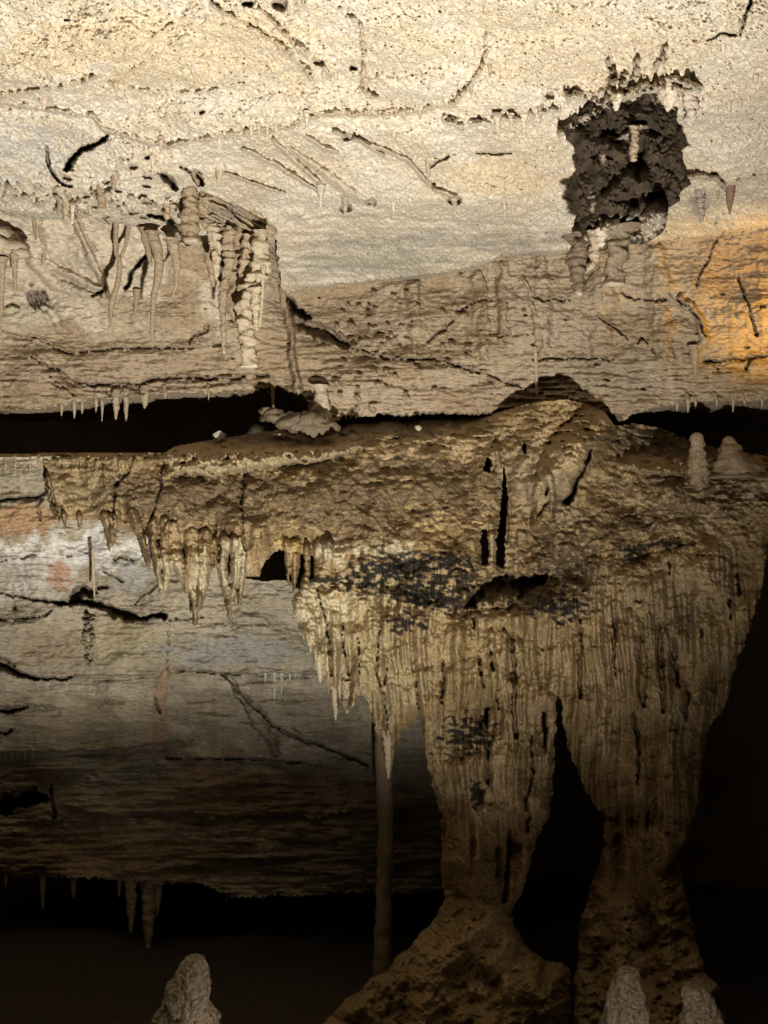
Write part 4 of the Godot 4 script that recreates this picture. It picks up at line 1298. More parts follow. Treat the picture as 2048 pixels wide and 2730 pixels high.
	# nose of the left bulge, a dark hollow to its right
	s.stroke([1150, 1480, 150, 1200, 1530, 140, 1235, 1580, 70], 0.06, 0.8, 10.0)
	s.stroke([1245, 1618, 24, 1285, 1578, 64, 1335, 1556, 86, 1395, 1566, 80, 1445, 1545, 40], -0.24, 0.8, 12.0)
	s.stroke([1260, 1650, 40, 1330, 1650, 60, 1420, 1645, 60, 1480, 1640, 40], 0.05, 1.0, 12.0)
	s.ledge([840, 1540, 950, 1548, 1060, 1560, 1140, 1590, 1235, 1612], 0.03, 16, 0.02, 8)
	# right block: lip with a row of drips, ripples under it
	s.stroke([1650, 1235, 20, 1720, 1250, 26, 1780, 1254, 28, 1850, 1255, 26, 1930, 1240, 26, 2010, 1245, 20, 2200, 1250, 20], 0.07, 0.8, 8.0, Color(0.300, 0.221, 0.120), 0.5, false, 0.6)
	s.ledge([1690, 1250, 1760, 1262, 1850, 1268, 1930, 1256, 2010, 1258], 0.10, 26, 0.0, 8)
	for k in 13:
		s.stroke([1745 + k * 21.0, 1250, 12, 1745 + k * 21.0, 1262 + 8 * absf(sin(k * 1.9)), 9], 0.05, 0.8, 3.0)
	for r in [[1850, 1330, 1910, 1315, 1990, 1300], [1900, 1365, 1960, 1370, 2030, 1385], [1690, 1450, 1725, 1470, 1770, 1456, 1845, 1440], [1850, 1482, 1900, 1480], [1560, 1290, 1640, 1280, 1700, 1300], [1600, 1380, 1680, 1375, 1750, 1390]]:
		s.ledge(r, 0.07, 18, 0.03, 10)
	# long slits between the organ pipes
	for r in [[1548, 1650, 6, 1550, 1720, 9, 1545, 1790, 12, 1548, 1860, 8], [1638, 1655, 8, 1640, 1700, 14, 1636, 1740, 8, 1642, 1800, 5], [1713, 1690, 8, 1715, 1760, 34, 1712, 1830, 36, 1716, 1880, 20], [1758, 1660, 8, 1760, 1740, 18, 1766, 1830, 22, 1768, 1900, 12], [1797, 1700, 6, 1798, 1750, 14, 1810, 1830, 12], [1784, 1500, 8, 1786, 1530, 8], [1835, 1850, 14, 1828, 1920, 12], [1690, 1900, 6, 1698, 1950, 12, 1704, 2000, 10, 1700, 2090, 4], [1870, 1680, 6, 1872, 1700, 8], [1966, 1530, 8, 1972, 1585, 12], [1945, 1600, 6, 1950, 1650, 8],
			[1180, 1760, 5, 1182, 1810, 9, 1178, 1870, 11], [1275, 1745, 6, 1284, 1800, 10, 1288, 1830, 7], [1309, 1735, 8, 1314, 1775, 12, 1318, 1790, 6], [1365, 1690, 8, 1370, 1760, 16, 1372, 1840, 16, 1370, 1900, 18, 1375, 1960, 20], [1264, 1650, 5, 1262, 1675, 5], [1326, 1840, 4, 1328, 1890, 6], [1110, 1815, 5, 1116, 1890, 6], [1030, 1780, 4, 1024, 1860, 4, 1038, 1980, 4], [1010, 1680, 4, 1006, 1780, 5, 1016, 1850, 3], [845, 1570, 4, 872, 1660, 5, 880, 1760, 6, 884, 1800, 6], [912, 1670, 4, 918, 1740, 5, 930, 1800, 5], [955, 1700, 4, 958, 1800, 4],
			[1295, 1890, 8, 1296, 1960, 14, 1300, 2040, 8, 1302, 2090, 8], [1404, 2130, 6, 1410, 2180, 10, 1405, 2220, 6], [1360, 2210, 6, 1358, 2260, 14, 1352, 2320, 18, 1345, 2400, 20], [1416, 1960, 8, 1420, 2060, 10, 1400, 2160, 8]]:
		s.stroke(r, -0.10, 0.8, 5.0, crack, 0.25)
	# pipes
	for r in [[1310, 1690, 18, 1316, 1780, 20, 1322, 1870, 20, 1326, 1920, 14], [1345, 1690, 20, 1345, 1800, 26, 1342, 1900, 22, 1344, 1950, 14], [1395, 1880, 16, 1398, 1960, 14, 1395, 2000, 8], [1470, 1860, 20, 1466, 1980, 24, 1460, 2040, 20], [1735, 1640, 18, 1742, 1720, 24, 1748, 1790, 16], [1776, 1690, 16, 1782, 1780, 20, 1784, 1900, 8], [1590, 1650, 50, 1590, 1800, 60, 1600, 1950, 50], [1675, 1650, 60, 1676, 1800, 64, 1670, 1900, 50], [1820, 1700, 30, 1812, 1800, 30, 1808, 1900, 20],
			[1255, 1960, 80, 1250, 2040, 90, 1245, 2120, 60], [1330, 2000, 60, 1330, 2080, 50], [1430, 2000, 50, 1425, 2120, 60, 1410, 2250, 40, 1385, 2380, 30], [1250, 2200, 120, 1250, 2330, 130], [1660, 2000, 100, 1690, 2100, 90], [1790, 1980, 70, 1790, 2080, 90, 1780, 2180, 80]]:
		s.stroke(r, 0.05, 0.7, 5.0)
	# hollow between the feet of the right column
	s.stroke([1715, 2420, 60, 1720, 2500, 110, 1720, 2620, 140], -0.16, 0.8, 10.0)
	inner = s.inside()
	var thick := PackedFloat32Array()
	thick.resize(inner.size())
	for j in s.ny:
		var y := s.y0 + j * s.st
		for i in s.nx:
			var o := j * s.nx + i
			thick[o] = minf(maxf(inner[o] - s.st * 1.01, 0.0) * 0.0022, 0.22 if y > 1450.0 else 0.12)
	var body := group_node("flowstone_formation")
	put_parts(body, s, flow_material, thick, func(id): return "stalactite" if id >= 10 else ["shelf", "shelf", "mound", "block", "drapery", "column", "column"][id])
	tag(body, "brown flowstone shelf flowing down into pleated drapery and two thick columns", "flowstone")
	return s


func build_pendant(ceiling: Sheet) -> void:
	var s := Sheet.new(1480, 190, 1880, 800, 2.4, rough_noise)
	s.table([1480, 1560, 1700, 1880], [190, 400, 800], [[3.96, 3.96, 3.98], [3.86, 3.86, 3.9], [3.76, 3.78, 3.84], [3.74, 3.76, 3.84]])
	var z := func(list: Array) -> Array:
		var out := []
		for k in range(0, list.size(), 2):
			out.append_array([1450 + list[k] / 2.774, 100 + list[k + 1] / 2.774])
		return out
	s.fill_polygons([z.call([130, 640, 300, 520, 420, 420, 560, 330, 850, 270, 1140, 270, 1140, 380, 1060, 470, 1000, 520, 985, 640, 1000, 780, 1040, 900, 1060, 1000, 1100, 1080, 1010, 1150, 1000, 1220, 930, 1260, 910, 1400, 830, 1490, 740, 1530, 640, 1530, 560, 1500, 480, 1500, 400, 1500, 300, 1560, 200, 1560, 200, 1450, 240, 1300, 215, 1150, 230, 1050, 240, 870, 200, 790, 160, 760])], 7.0)
	var inner := s.inside()
	for o in inner.size():
		if inner[o] > 0.0 and inner[o] < 36.0:
			var t := 1.0 - inner[o] / 36.0
			s.d[o] += 0.09 * (1.0 - sqrt(1.0 - t * t))
	s.relief(wave_noise, 0.9, 0.7, 0.08)
	s.relief(rough_noise, 1.6, 1.6, 0.06)
	s.relief(rough_noise, 4.0, 4.0, 0.022)
	s.relief(rough_noise, 9.0, 9.0, 0.007)
	s.base(Color(0.045, 0.03, 0.017), Color(0.065, 0.044, 0.025), rough_noise, 2.0, 2.0)  # dark colour stands in for the shade on the pendant face
	var pale := Color(0.4, 0.335, 0.25)
	# pale crust, also painted on the bulges that catch the light
	for b in [[1650, 610, 60, 34], [1720, 610, 50, 36], [1760, 590, 40, 26], [1590, 640, 26, 20], [1660, 365, 36, 10], [1700, 345, 26, 12], [1578, 540, 10, 26], [1610, 425, 10, 10], [1790, 260, 46, 30], [1620, 260, 20, 26]]:
		s.patch(b[0], b[1], b[2], b[3], pale, 0.85, rough_noise, 5.0, 5.0, 0.9)
	s.stroke([1640, 375, 10, 1670, 358, 16, 1700, 340, 14, 1722, 332, 8], 0.07, 0.7, 5.0)
	s.stroke([1725, 590, 50, 1745, 570, 56, 1770, 575, 40], 0.10, 0.6, 5.0)
	s.stroke([1640, 600, 26, 1670, 580, 22, 1700, 560, 16], 0.06, 0.7, 6.0)
	s.stroke([1600, 320, 40, 1606, 400, 44, 1600, 480, 40], 0.06, 0.7, 8.0)
	s.stroke([1700, 370, 36, 1704, 430, 40, 1700, 480, 20], -0.06, 0.8, 8.0)
	s.stroke([1645, 620, 16, 1660, 590, 26, 1672, 575, 10], -0.10, 0.7, 4.0)
	var thick := PackedFloat32Array()
	thick.resize(inner.size())
	for o in inner.size():
		thick[o] = minf(maxf(inner[o] - s.st * 1.01, 0.0) * 0.006, 0.26)
	var root := group_node("rock_pendant")
	tag(root, "large block of brown rock, colour darkened for shade, hanging from the ceiling with pale dripping tips", "rock pendant")
	put(root, "body", s.mesh(rock_material, thick))
	var brown := Color(0.11, 0.078, 0.048)
	var white := Color(0.5, 0.43, 0.32)
	put(root, "tip", stone_path([1543, 640, 52, 1540, 680, 50, 1538, 720, 40, 1540, 755, 32, 1544, 776, 26], 3.93, brown, white, 0.3, 0.2, false, 18, 3.0))
	put(root, "tip", stone_path([1650, 620, 64, 1648, 660, 60, 1645, 700, 52, 1642, 738, 46, 1641, 758, 42], 3.86, Color(0.16, 0.12, 0.074), white, 0.28, 0.14, true, 20, 3.0))
	put(root, "tip", stone_path([1584, 630, 34, 1586, 670, 26, 1582, 700, 22, 1570, 720, 16], 3.86, Color(0.28, 0.22, 0.15), Color(0.28, 0.22, 0.15), 0.3, 0.2, false, 14, 3.0))
	put(root, "tip", stone_path([1606, 625, 26, 1603, 648, 22], 3.84, Color(0.4, 0.33, 0.24), Color(0.4, 0.33, 0.24), 0.3, 0.2, false, 12, 3.0))
	put(root, "stub", stone_path([1692, 350, 20, 1691, 395, 22, 1690, 428, 19], 3.70, Color(0.3, 0.23, 0.15), white, 0.2, 0.14, true, 14, 3.0))
	put(root, "crust", stone_path([1838, 255, 40, 1842, 290, 34, 1840, 325, 20], 3.76, Color(0.4, 0.33, 0.25), white, 0.35, 0.3, false, 14, 3.0))
	put(root, "crust", stone_path([1785, 215, 70, 1790, 250, 56, 1782, 290, 16], 3.68, Color(0.5, 0.42, 0.31), Color(0.5, 0.42, 0.31), 0.3, 0.25, false, 16, 3.0))
	put(root, "crust", stone_path([1644, 225, 40, 1646, 265, 26, 1643, 292, 8], 3.74, Color(0.52, 0.45, 0.34), Color(0.52, 0.45, 0.34), 0.25, 0.2, false, 14, 3.0))


func build_stalactites(ceiling: Sheet, upper: Sheet, lower: Sheet, flow: Sheet) -> void:
	var tan := Color(0.28, 0.21, 0.13)
	var brown := Color(0.27, 0.195, 0.12)
	var pale := Color(0.38, 0.305, 0.2)
	var white := Color(0.56, 0.49, 0.36)
	var wet := Color(0.33, 0.24, 0.15)
	# large ones on the left: points, depth, colour, tip, knob, broken end, label
	var big := [
		[[409, 630, 30, 422, 682, 27, 422, 735, 23, 411, 787, 17, 407, 853, 12, 405, 921, 5], 4.62, tan, white, 0.08, false, "long smooth brown stalactite curving left, with a fine pale tip"],
		[[461, 650, 34, 472, 700, 20, 470, 740, 13, 469, 765, 10, 456, 798, 4], 4.62, tan, white, 0.1, false, "short curved stalactite just right of the long smooth brown one"],
		[[387, 622, 28, 395, 668, 18, 403, 706, 8], 4.66, tan, tan, 0.12, false, "stubby tapering stalactite just left of the long smooth brown one"],
		[[506, 440, 34, 511, 480, 32, 506, 520, 36, 508, 560, 40, 506, 600, 42, 511, 646, 40], 4.42, tan, white, 0.26, true, "thick lumpy stalactite broken off flat with a white end"],
		[[469, 452, 14, 473, 510, 12, 477, 570, 8], 4.5, pale, pale, 0.05, false, "straight thin grey stalactite left of the broken one"],
		[[445, 482, 26, 446, 520, 18, 445, 577, 18], 4.5, wet, wet, 0.25, false, "short dark stalactite under the hole left of the broken one"],
		[[582, 420, 32, 587, 460, 20, 583, 482, 10, 582, 495, 5], 4.28, pale, pale, 0.12, false, "small cone stalactite above the layered rock wedge"],
		[[569, 612, 34, 574, 655, 30, 576, 690, 26, 577, 720, 16, 577, 742, 8], 4.56, pale, white, 0.3, false, "knobby short stalactite under the layered rock wedge, left one"],
		[[611, 620, 30, 605, 660, 32, 611, 700, 26, 600, 745, 20, 595, 787, 24, 592, 813, 20, 595, 845, 14, 595, 885, 14, 597, 941, 6], 4.58, tan, white, 0.3, false, "long thin knobby stalactite left of the thickest one"],
		[[561, 690, 30, 565, 725, 22, 569, 762, 8], 4.66, tan, tan, 0.15, false, "short smooth stalactite at the left of the knobby cluster"],
		[[695, 630, 38, 695, 682, 40, 697, 722, 50, 680, 761, 56, 657, 800, 48, 653, 840, 44, 658, 879, 50, 661, 918, 46, 666, 955, 42, 667, 980, 37], 4.6, pale, white, 0.3, true, "thickest knobby stalactite with stacked bulges and a bright blunt end"],
		[[681, 780, 30, 682, 815, 22, 681, 845, 18, 685, 878, 9], 4.56, pale, white, 0.25, false, "small knobby stalactite fused to the right of the thickest one"],
		[[702, 720, 12, 700, 782, 9, 697, 829, 8, 693, 868, 8], 4.56, pale, white, 0.12, false, "thread-thin stalactite right of the thickest knobby one"],
		[[640, 640, 60, 632, 700, 54, 626, 760, 44, 622, 820, 34, 626, 850, 16], 4.74, brown, brown, 0.3, false, "dark stalactite in shade behind the knobby cluster"],
		[[660, 640, 26, 655, 680, 28, 648, 720, 24, 640, 770, 16], 4.66, wet, wet, 0.35, false, "dark lumpy stalactite between the knobby ones"],
		[[5, 700, 22, 5, 745, 17, 4, 800, 13, 2, 882, 5], 4.7, tan, white, 0.1, false, "long stalactite cut by the left edge of the picture"],
		[[38, 684, 22, 39, 725, 13, 41, 772, 7], 4.7, tan, white, 0.12, false, "short stalactite beside the one at the left picture edge"],
		[[110, 562, 17, 109, 615, 17, 116, 650, 15, 119, 668, 12, 114, 703, 5], -1, tan, tan, 0.12, false, "bent brown stalactite hugging the wall near the left edge"],
		[[89, 560, 12, 93, 600, 12, 96, 640, 8], -1, tan, tan, 0.1, false, "faint stalactite just left of the bent brown one"],
		[[159, 505, 18, 160, 530, 14, 158, 568, 12], 4.46, tan, tan, 0.15, false, "small brown stub, leftmost of the stubs along the ledge"],
		[[177, 516, 24, 177, 545, 20, 175, 580, 17], 4.5, pale, pale, 0.2, false, "pale stub second from left along the ledge"],
		[[195, 492, 16, 194, 540, 12, 193, 594, 8], 4.48, white, white, 0.15, false, "white straw stalactite among the ledge stubs"],
		[[215, 500, 30, 217, 530, 26, 218, 556, 22], 4.5, white, white, 0.3, true, "white crusty knob on the ledge with a broken end"],
		[[238, 500, 20, 240, 530, 18, 241, 566, 12], 4.5, pale, pale, 0.2, false, "pale stub between the white knob and the thick brown stub"],
		[[268, 462, 28, 270, 500, 22, 272, 552, 20], 4.34, tan, tan, 0.1, true, "thick smooth brown stub, rightmost on the ledge"],
		[[306, 470, 18, 304, 490, 14, 302, 505, 5], 4.28, tan, tan, 0.15, false, "little cone stalactite right of the thick brown stub"],
		[[208, 560, 12, 228, 628, 15, 253, 668, 17, 271, 716, 15, 281, 767, 13, 291, 797, 14], -1, tan, tan, 0.1, false, "slanting rib of dripstone running down the wall to the long straw"],
		[[314, 552, 14, 309, 615, 14, 309, 668, 13, 319, 704, 14, 314, 754, 15, 299, 805, 16, 295, 850, 10, 292, 884, 4], 4.74, tan, white, 0.08, false, "long wavy straw stalactite in the middle of the left panel"],
		[[342, 606, 12, 336, 650, 11, 322, 686, 9], 4.76, tan, tan, 0.08, false, "thin rib joining the wavy straw from the right"],
		[[365, 785, 18, 363, 815, 12, 360, 842, 5], -1, tan, tan, 0.1, false, "small stalactite low on the panel left of the long smooth one"],
		[[1427, 938, 12, 1430, 985, 9, 1432, 1052, 8], 5.02, pale, pale, 0.08, false, "single thin straw hanging down to the mound on the shelf"],
		[[1851, 935, 26, 1853, 975, 16, 1857, 1022, 5], 4.84, tan, tan, 0.12, false, "small tapered stalactite on the wall at the edge of the amber light"],
		[[1945, 470, 34, 1947, 510, 26, 1946, 545, 14, 1945, 572, 4], 4.34, Color(0.2, 0.12, 0.08), Color(0.2, 0.12, 0.08), 0.06, false, "dark brown fang-shaped stalactite right of the rock pendant"],
		[[1912, 480, 18, 1914, 510, 12, 1914, 532, 5], 4.36, wet, wet, 0.1, false, "small dark stalactite just left of the fang-shaped one"],
		[[1866, 500, 26, 1868, 540, 22, 1870, 585, 14], 4.36, Color(0.3, 0.25, 0.2), Color(0.4, 0.34, 0.27), 0.3, false, "grey lumpy stalactite against the right side of the rock pendant"],
		[[752, 756, 20, 754, 785, 18, 757, 815, 12], 5.3, tan, tan, 0.2, false, "small crusty knob at the corner right of the knobby cluster"],
		[[728, 1028, 12, 728, 1052, 9, 729, 1085, 6], 5.3, tan, tan, 0.15, false, "little stalactite in the dark gap right of the knobby cluster"],
		[[666, 1000, 22, 666, 1020, 14, 664, 1040, 5], 5.36, wet, wet, 0.1, false, "dark stalactite tip on the wall straight below the blunt bright end"],
		[[248, 1478, 9, 250, 1530, 7, 252, 1590, 5], 4.92, pale, white, 0.06, false, "pale straw hanging in front of the hollow in the lower wall"],
	]
	for b in big:
		var dep = follow(upper, b[0], 0.0) if b[1] is int else b[1]
		var mesh := stone_path(b[0], dep, b[2], b[3], b[4], 0.06 + b[4] * 0.35, b[5], 18 if b[0][2] > 20 else 12, 3.2)
		tag(put(self, "stalactite", mesh), b[6], "stalactite", "stalactites on the ceiling and upper wall")
	var bracket := group_node("rock_bracket")
	tag(bracket, "rough lump of rock at the left picture edge carrying two stalactites", "rock")
	for q in [[0, 665, 44, 34, 4.74], [34, 672, 34, 26, 4.74], [-30, 645, 60, 40, 4.78], [52, 660, 20, 18, 4.8]]:
		put(bracket, "lump", pebble(q[0], q[1], q[2], q[3], q[4], Color(0.44, 0.36, 0.25), 0.5))
	# the layered wedge of rock they hang from
	build_wedge(ceiling)
	# small ones on the ceiling: x, root, tip, width, colour 0 tan 1 brown, label
	var spots := [
		[1306, 176, 206, 9, 1, "tiny stalactite at the foot of the long vertical vein"],
		[1257, 225, 257, 9, 1, "tiny dark stalactite on the slanting end of the drip ridge"],
		[1326, 316, 350, 13, 0, "first of three small stalactites at the right end of the drip ridge"],
		[1363, 316, 347, 9, 0, "second of three small stalactites at the right end of the drip ridge"],
		[1397, 312, 359, 16, 0, "third and largest of three small stalactites at the right end of the drip ridge"],
		[1441, 292, 328, 10, 1, "small stalactite between the drip ridge and the pendant's rim"],
		[1468, 262, 288, 14, 1, "small stalactite under a dark hole left of the pendant"],
		[1499, 276, 300, 9, 0, "tiny stalactite nearest the pendant's left rim"],
		[1928, 120, 146, 11, 0, "small stalactite below the crack in the top right corner"],
		[2015, 204, 229, 10, 0, "small stalactite at the right edge of the ceiling"],
		[1944, 278, 316, 9, 0, "largest of three tiny stalactites right of the pendant"],
		[1973, 272, 297, 8, 0, "middle of three tiny stalactites right of the pendant"],
		[1996, 262, 279, 8, 0, "rightmost of three tiny stalactites right of the pendant"],
		[1345, 545, 581, 9, 0, "tiny stalactite low on the ceiling left of the pendant"],
		[1367, 547, 572, 7, 0, "tinier stalactite beside the one low on the ceiling"],
		[1141, 434, 479, 10, 1, "thin stalactite at the bend of the long curved rib"],
		[1212, 530, 563, 14, 1, "dark stalactite in the pocket at the end of the curved rib"],
		[1049, 540, 569, 12, 0, "small stub below the curved rib near the ceiling's middle"],
		[855, 508, 550, 13, 0, "short stalactite at the foot of the diagonal ribs"],
		[889, 515, 544, 8, 0, "thin stalactite right of the one at the foot of the diagonal ribs"],
		[920, 525, 569, 14, 1, "dark stalactite in a hole near the foot of the diagonal ribs"],
		[429, 378, 408, 9, 1, "tiny stalactite on the slab edge above the broken one"],
		[407, 424, 458, 10, 0, "small stalactite under the round hole in the ceiling slab"],
		[309, 224, 248, 10, 1, "tiny stalactite on the upper row of beads, right one"],
		[232, 204, 224, 10, 1, "tiny stalactite on the upper row of beads, middle one"],
		[170, 222, 240, 9, 1, "tiny stalactite on the upper row of beads, left one"],
		[117, 268, 290, 16, 1, "short brown stub on the slab edge at the left"],
		[864, 196, 226, 11, 0, "small stalactite at the end of the left thick vein"],
		[895, 194, 220, 10, 0, "small stalactite at the end of the right thick vein"],
		[975, 214, 240, 12, 1, "small brown stalactite on the short vertical vein"],
		[818, 308, 347, 10, 0, "small stalactite where the diagonal ribs leave the drip ridge"],
		[670, 340, 366, 9, 0, "first of four beads hanging from the left half of the drip ridge"],
		[690, 336, 364, 9, 0, "second of four beads hanging from the left half of the drip ridge"],
		[712, 336, 366, 10, 0, "third of four beads hanging from the left half of the drip ridge"],
		[736, 338, 362, 9, 0, "fourth of four beads hanging from the left half of the drip ridge"],
		[585, 372, 395, 9, 0, "small bead where the slab edge meets the drip ridge"],
		[1078, 300, 322, 10, 1, "brown bead hanging from the middle of the drip ridge"],
		[1120, 296, 318, 11, 1, "brown bead hanging just right of the drip ridge's middle"],
	]
	for p in spots:
		var dep := ceiling.depth(p[0], p[1]) - 0.01
		var skin := ceiling.colour(p[0], p[1] + 20).lerp(brown, 0.3 if p[4] == 0 else 0.65)
		var mesh := stone_path([p[0], p[1], p[3] * 1.5, p[0] + 0.5, lerpf(p[1], p[2], 0.45), p[3], p[0], p[2], p[3] * 0.45], dep, skin, skin.lerp(white, 0.25), 0.15, 0.1, false, 10, 3.0)
		tag(put(self, "stalactite", mesh), p[5], "stalactite", "small stalactites on the ceiling")
	# fringes under the rock edges: x, root, tip, width
	fringe(upper, "small row under the left upper wall", [[164, 1082, 1108, 9], [198, 1078, 1114, 11], [219, 1076, 1102, 9], [256, 1068, 1098, 9], [272, 1066, 1122, 8], [309, 1060, 1116, 20], [336, 1058, 1126, 14], [386, 1050, 1086, 24], [440, 1048, 1062, 10], [556, 1046, 1066, 8]], 0.02, Color(0.33, 0.265, 0.175))
	fringe(upper, "small row under the amber-lit wall", [[1805, 1076, 1096, 9], [1834, 1070, 1099, 10], [1854, 1070, 1092, 8], [1911, 1068, 1084, 8], [1954, 1066, 1098, 10], [1985, 1068, 1080, 8], [2031, 1066, 1086, 8]], 0.02, Color(0.33, 0.265, 0.175))
	fringe(lower, "pale row left of the drapery", [[691, 1786, 1802, 7], [707, 1786, 1820, 9], [731, 1786, 1876, 9], [750, 1786, 1850, 9], [772, 1788, 1818, 8], [787, 1788, 1806, 8]], -0.01, Color(0.42, 0.4, 0.34))
	fringe(lower, "tiny row low at the left edge", [[12, 2000, 2020, 7], [30, 2000, 2026, 8], [48, 2000, 2018, 7], [66, 2000, 2030, 8], [86, 2000, 2022, 7]], -0.01, tan)
	fringe(lower, "dark row under the lower wall", [[15, 2316, 2370, 9], [114, 2330, 2424, 16], [196, 2336, 2394, 17], [318, 2340, 2390, 11], [349, 2340, 2482, 28], [395, 2340, 2542, 38], [419, 2344, 2440, 26], [604, 2370, 2410, 10], [700, 2380, 2402, 9]], -0.02, tan)
	fringe(lower, "tiny row under the left shelf edge", [[14, 1238, 1256, 9], [40, 1238, 1252, 8], [80, 1236, 1262, 8], [104, 1234, 1250, 8]], 0.02, tan)
	# drips on the drapery's lower edge
	var tips := [[895, 1840, 1918, 16], [926, 1830, 1900, 20], [854, 1760, 1818, 16], [1036, 1960, 2072, 22], [906, 1790, 1860, 12]]
	for k in tips.size():
		var t: Array = tips[k]
		var mesh := stone_path([t[0] - 4, t[1], t[3] * 1.1, t[0] - 1, lerpf(t[1], t[2], 0.55), t[3] * 0.85, t[0], t[2], t[3] * 0.35], flow.depth(t[0], t[1]) - 0.005, pale, white, 0.15, 0.1, false, 12, 3.0)
		tag(put(self, "stalactite", mesh), ["second longest stalactite under the left end of the drapery", "stalactite third from left under the drapery's left end", "leftmost blunt stalactite under the drapery's left end", "long pointed stalactite at the drapery's lowest tip", "thin stalactite between two longer ones under the drapery's left end"][k], "stalactite", "stalactites under the drapery")


func fringe(sheet: Sheet, what: String, list: Array, proud: float, col: Color) -> void:
	var words := ["first", "second", "third", "fourth", "fifth", "sixth", "seventh", "eighth", "ninth", "tenth"]
	for k in list.size():
		var p: Array = list[k]
		var dep := sheet.depth(p[0], p[1] - 8) - proud + 0.02
		var mesh := stone_path([p[0], p[1], p[3] * 1.15, p[0] + 1, lerpf(p[1], p[2], 0.4), p[3] * 0.9, p[0], p[2], p[3] * 0.3], dep, col, col.lerp(Color(0.7, 0.64, 0.5), 0.35), 0.15, 0.1, false, 10, 3.0, null, 0.0, 22.0)
		tag(put(self, "stalactite", mesh), "%s stalactite from left in the %s" % [words[k], what], "stalactite", what)


func build_wedge(ceiling: Sheet) -> void:
	var s := Sheet.new(520, 490, 745, 650, 2.2, rough_noise)
	for j in s.ny:
		for i in s.nx:
			var x := s.x0 + i * s.st
			var y := s.y0 + j * s.st
			var below := clampf(((y - 506.0) - 0.46 * (x - 545.0)) / 95.0, -0.2, 1.3)
			s.d[j * s.nx + i] = 2.304 / ((HALF_H - y) / HALF_H * TAN_HALF + 0.23) + 0.03 - below * 0.22
	for j in s.ny:
		for i in s.nx:
			s.d[j * s.nx + i] += 0.5 * (ceiling.depth(s.x0 + i * s.st, minf(s.y0 + j * s.st, 620.0)) - 2.304 / ((HALF_H - minf(s.y0 + j * s.st, 620.0)) / HALF_H * TAN_HALF + 0.23))
	s.fill_polygons([[530, 500, 560, 488, 600, 496, 650, 520, 700, 552, 736, 590, 740, 622, 726, 636, 690, 632, 672, 628, 650, 610, 634, 630, 600, 622, 585, 632, 560, 610, 545, 616, 528, 590, 524, 550]], 4.0)
	var inner := s.inside()
	for o in inner.size():
		if inner[o] > 0.0 and inner[o] < 14.0:
			var t := 1.0 - inner[o] / 14.0
			s.d[o] += 0.05 * (1.0 - sqrt(1.0 - t * t))
	# thin layers that run with the slope
	for j in s.ny:
		for i in s.nx:
			var x := s.x0 + i * s.st
			var y := s.y0 + j * s.st
			var across := (y - 500.0) * 0.86 - (x - 545.0) * 0.5
			s.d[j * s.nx + i] -= 0.02 * rough_noise.get_noise_2d(across * 9.0, x * 0.5) + 0.012 * rough_noise.get_noise_2d(x * 5.0, y * 5.0)
			s.c[j * s.nx + i] = Color(0.27, 0.2, 0.12).lerp(Color(0.44, 0.35, 0.22), clampf(0.5 + rough_noise.get_noise_2d(across * 6.0, x * 0.4), 0, 1))
	s.patch(600, 575, 70, 34, Color(0.25, 0.22, 0.17), 0.6, rough_noise, 3.0, 3.0)
	s.stroke([617, 552, 5, 622, 570, 5], -0.05, 0.7, 2.0)
	s.stroke([560, 535, 5, 600, 548, 6, 622, 570, 6, 660, 600, 6, 690, 628, 5], -0.04, 0.7, 5.0)
	var thick := PackedFloat32Array()
	thick.resize(inner.size())
	for o in inner.size():
		thick[o] = minf(maxf(inner[o] - s.st * 1.01, 0.0) * 0.02, 0.3)
	tag(put(self, "rock_wedge", s.mesh(rock_material, thick)), "wedge of thinly layered brown rock jutting from the ceiling above the knobby stalactites", "rock")


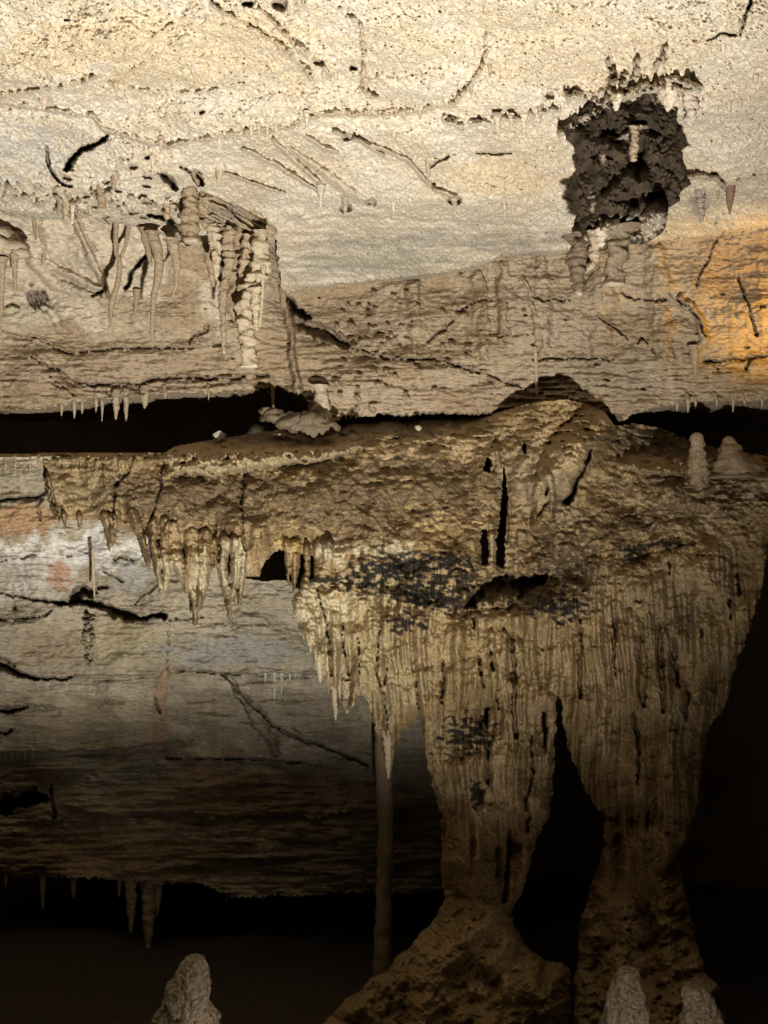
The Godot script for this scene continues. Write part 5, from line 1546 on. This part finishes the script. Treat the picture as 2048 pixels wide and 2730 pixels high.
func build_standing(flow: Sheet, upper: Sheet) -> void:
	var crust := Color(0.42, 0.355, 0.265)
	var brown := Color(0.24, 0.175, 0.11)
	# stalagmites in front, lit by the two small lamps; they run on down to the floor
	tag(put(self, "stalagmite", stone_path([484, 2960, 290, 490, 2850, 230, 494, 2730, 165, 500, 2660, 128, 510, 2600, 92, 520, 2556, 52], 4.0, crust, crust, 0.05, 0.15, true, 60, 4.0, crust_material, 0.1)), "pale rough stalagmite standing alone at the lower left", "stalagmite", "stalagmites at the bottom")
	tag(put(self, "stalagmite", stone_path([1655, 2960, 190, 1660, 2850, 145, 1664, 2730, 115, 1669, 2650, 92, 1675, 2590, 60], 4.0, crust, crust, 0.05, 0.15, true, 60, 4.0, crust_material, 0.1)), "rough flat-topped stalagmite in front of the right column", "stalagmite", "stalagmites at the bottom")
	tag(put(self, "stalagmite", stone_path([1885, 2960, 200, 1880, 2850, 150, 1872, 2730, 112, 1860, 2665, 82, 1853, 2630, 58], 4.0, crust, crust, 0.05, 0.15, true, 60, 4.0, crust_material, 0.1)), "rough stalagmite at the lower right corner", "stalagmite", "stalagmites at the bottom")
	# slim column in the dark left of the left column
	tag(put(self, "column", stone_path([1022, 1790, 60, 1024, 2000, 46, 1028, 2200, 40, 1024, 2400, 42, 1020, 2560, 52, 1015, 2800, 90], 5.1, brown, brown, 0.08, 0.08, false, 20, 6.0)), "slim dark column standing in shade left of the two thick ones", "column")
	# two small stalagmites on the right ledge
	tag(put(self, "stalagmite", stone_path([1862, 1285, 52, 1861, 1240, 46, 1860, 1200, 42, 1858, 1172, 40], 4.62, Color(0.2, 0.15, 0.085), Color(0.2, 0.15, 0.085), 0.16, 0.2, false, 22, 2.6, flow_material)), "small blunt stalagmite on the right ledge, left of two", "stalagmite", "stalagmites on the ledge")
	tag(put(self, "stalagmite", stone_path([1972, 1262, 130, 1962, 1230, 100, 1950, 1200, 66, 1946, 1182, 40], 4.72, Color(0.18, 0.13, 0.075), Color(0.18, 0.13, 0.075), 0.16, 0.2, false, 26, 2.6, flow_material)), "squat rounded stalagmite on the right ledge, right of two", "stalagmite", "stalagmites on the ledge")
	# loose stones and the lumpy rock on the shelf
	tag(put(self, "loose_stone", pebble(587, 1164, 15, 13, 5.02, Color(0.5, 0.45, 0.38), 0.4)), "pale angular stone lying on the dark shelf", "stone", "loose stones on the shelf")
	tag(put(self, "loose_stone", pebble(745, 1161, 18, 6, 4.98, Color(0.46, 0.4, 0.3), 0.3)), "flat pale stone at the foot of the lumpy shelf rock", "stone", "loose stones on the shelf")
	tag(put(self, "loose_stone", pebble(1115, 1141, 9, 7, 4.98, Color(0.46, 0.4, 0.3), 0.3)), "small round stone on the shelf left of the mound", "stone", "loose stones on the shelf")
	tag(put(self, "loose_stone", pebble(1537, 1064, 9, 6, 4.92, Color(0.4, 0.34, 0.25), 0.3)), "small stone on top of the mound", "stone", "loose stones on the shelf")
	var rock := group_node("shelf_rock")
	tag(rock, "lumpy pale rock on the shelf with a short pillar up to the wall", "rock")
	for q in [[735, 1112, 30, 18], [775, 1126, 40, 24], [820, 1128, 38, 26], [862, 1132, 34, 22], [712, 1096, 16, 10]]:
		put(rock, "lump", pebble(q[0], q[1], q[2], q[3], 5.0, Color(0.17, 0.13, 0.085), 0.5))
	put(rock, "pillar", stone_path([856, 1040, 34, 858, 1065, 42, 858, 1095, 46, 862, 1130, 56], 5.16, Color(0.4, 0.33, 0.23), Color(0.4, 0.33, 0.23), 0.15, 0.12, false, 20, 3.0))
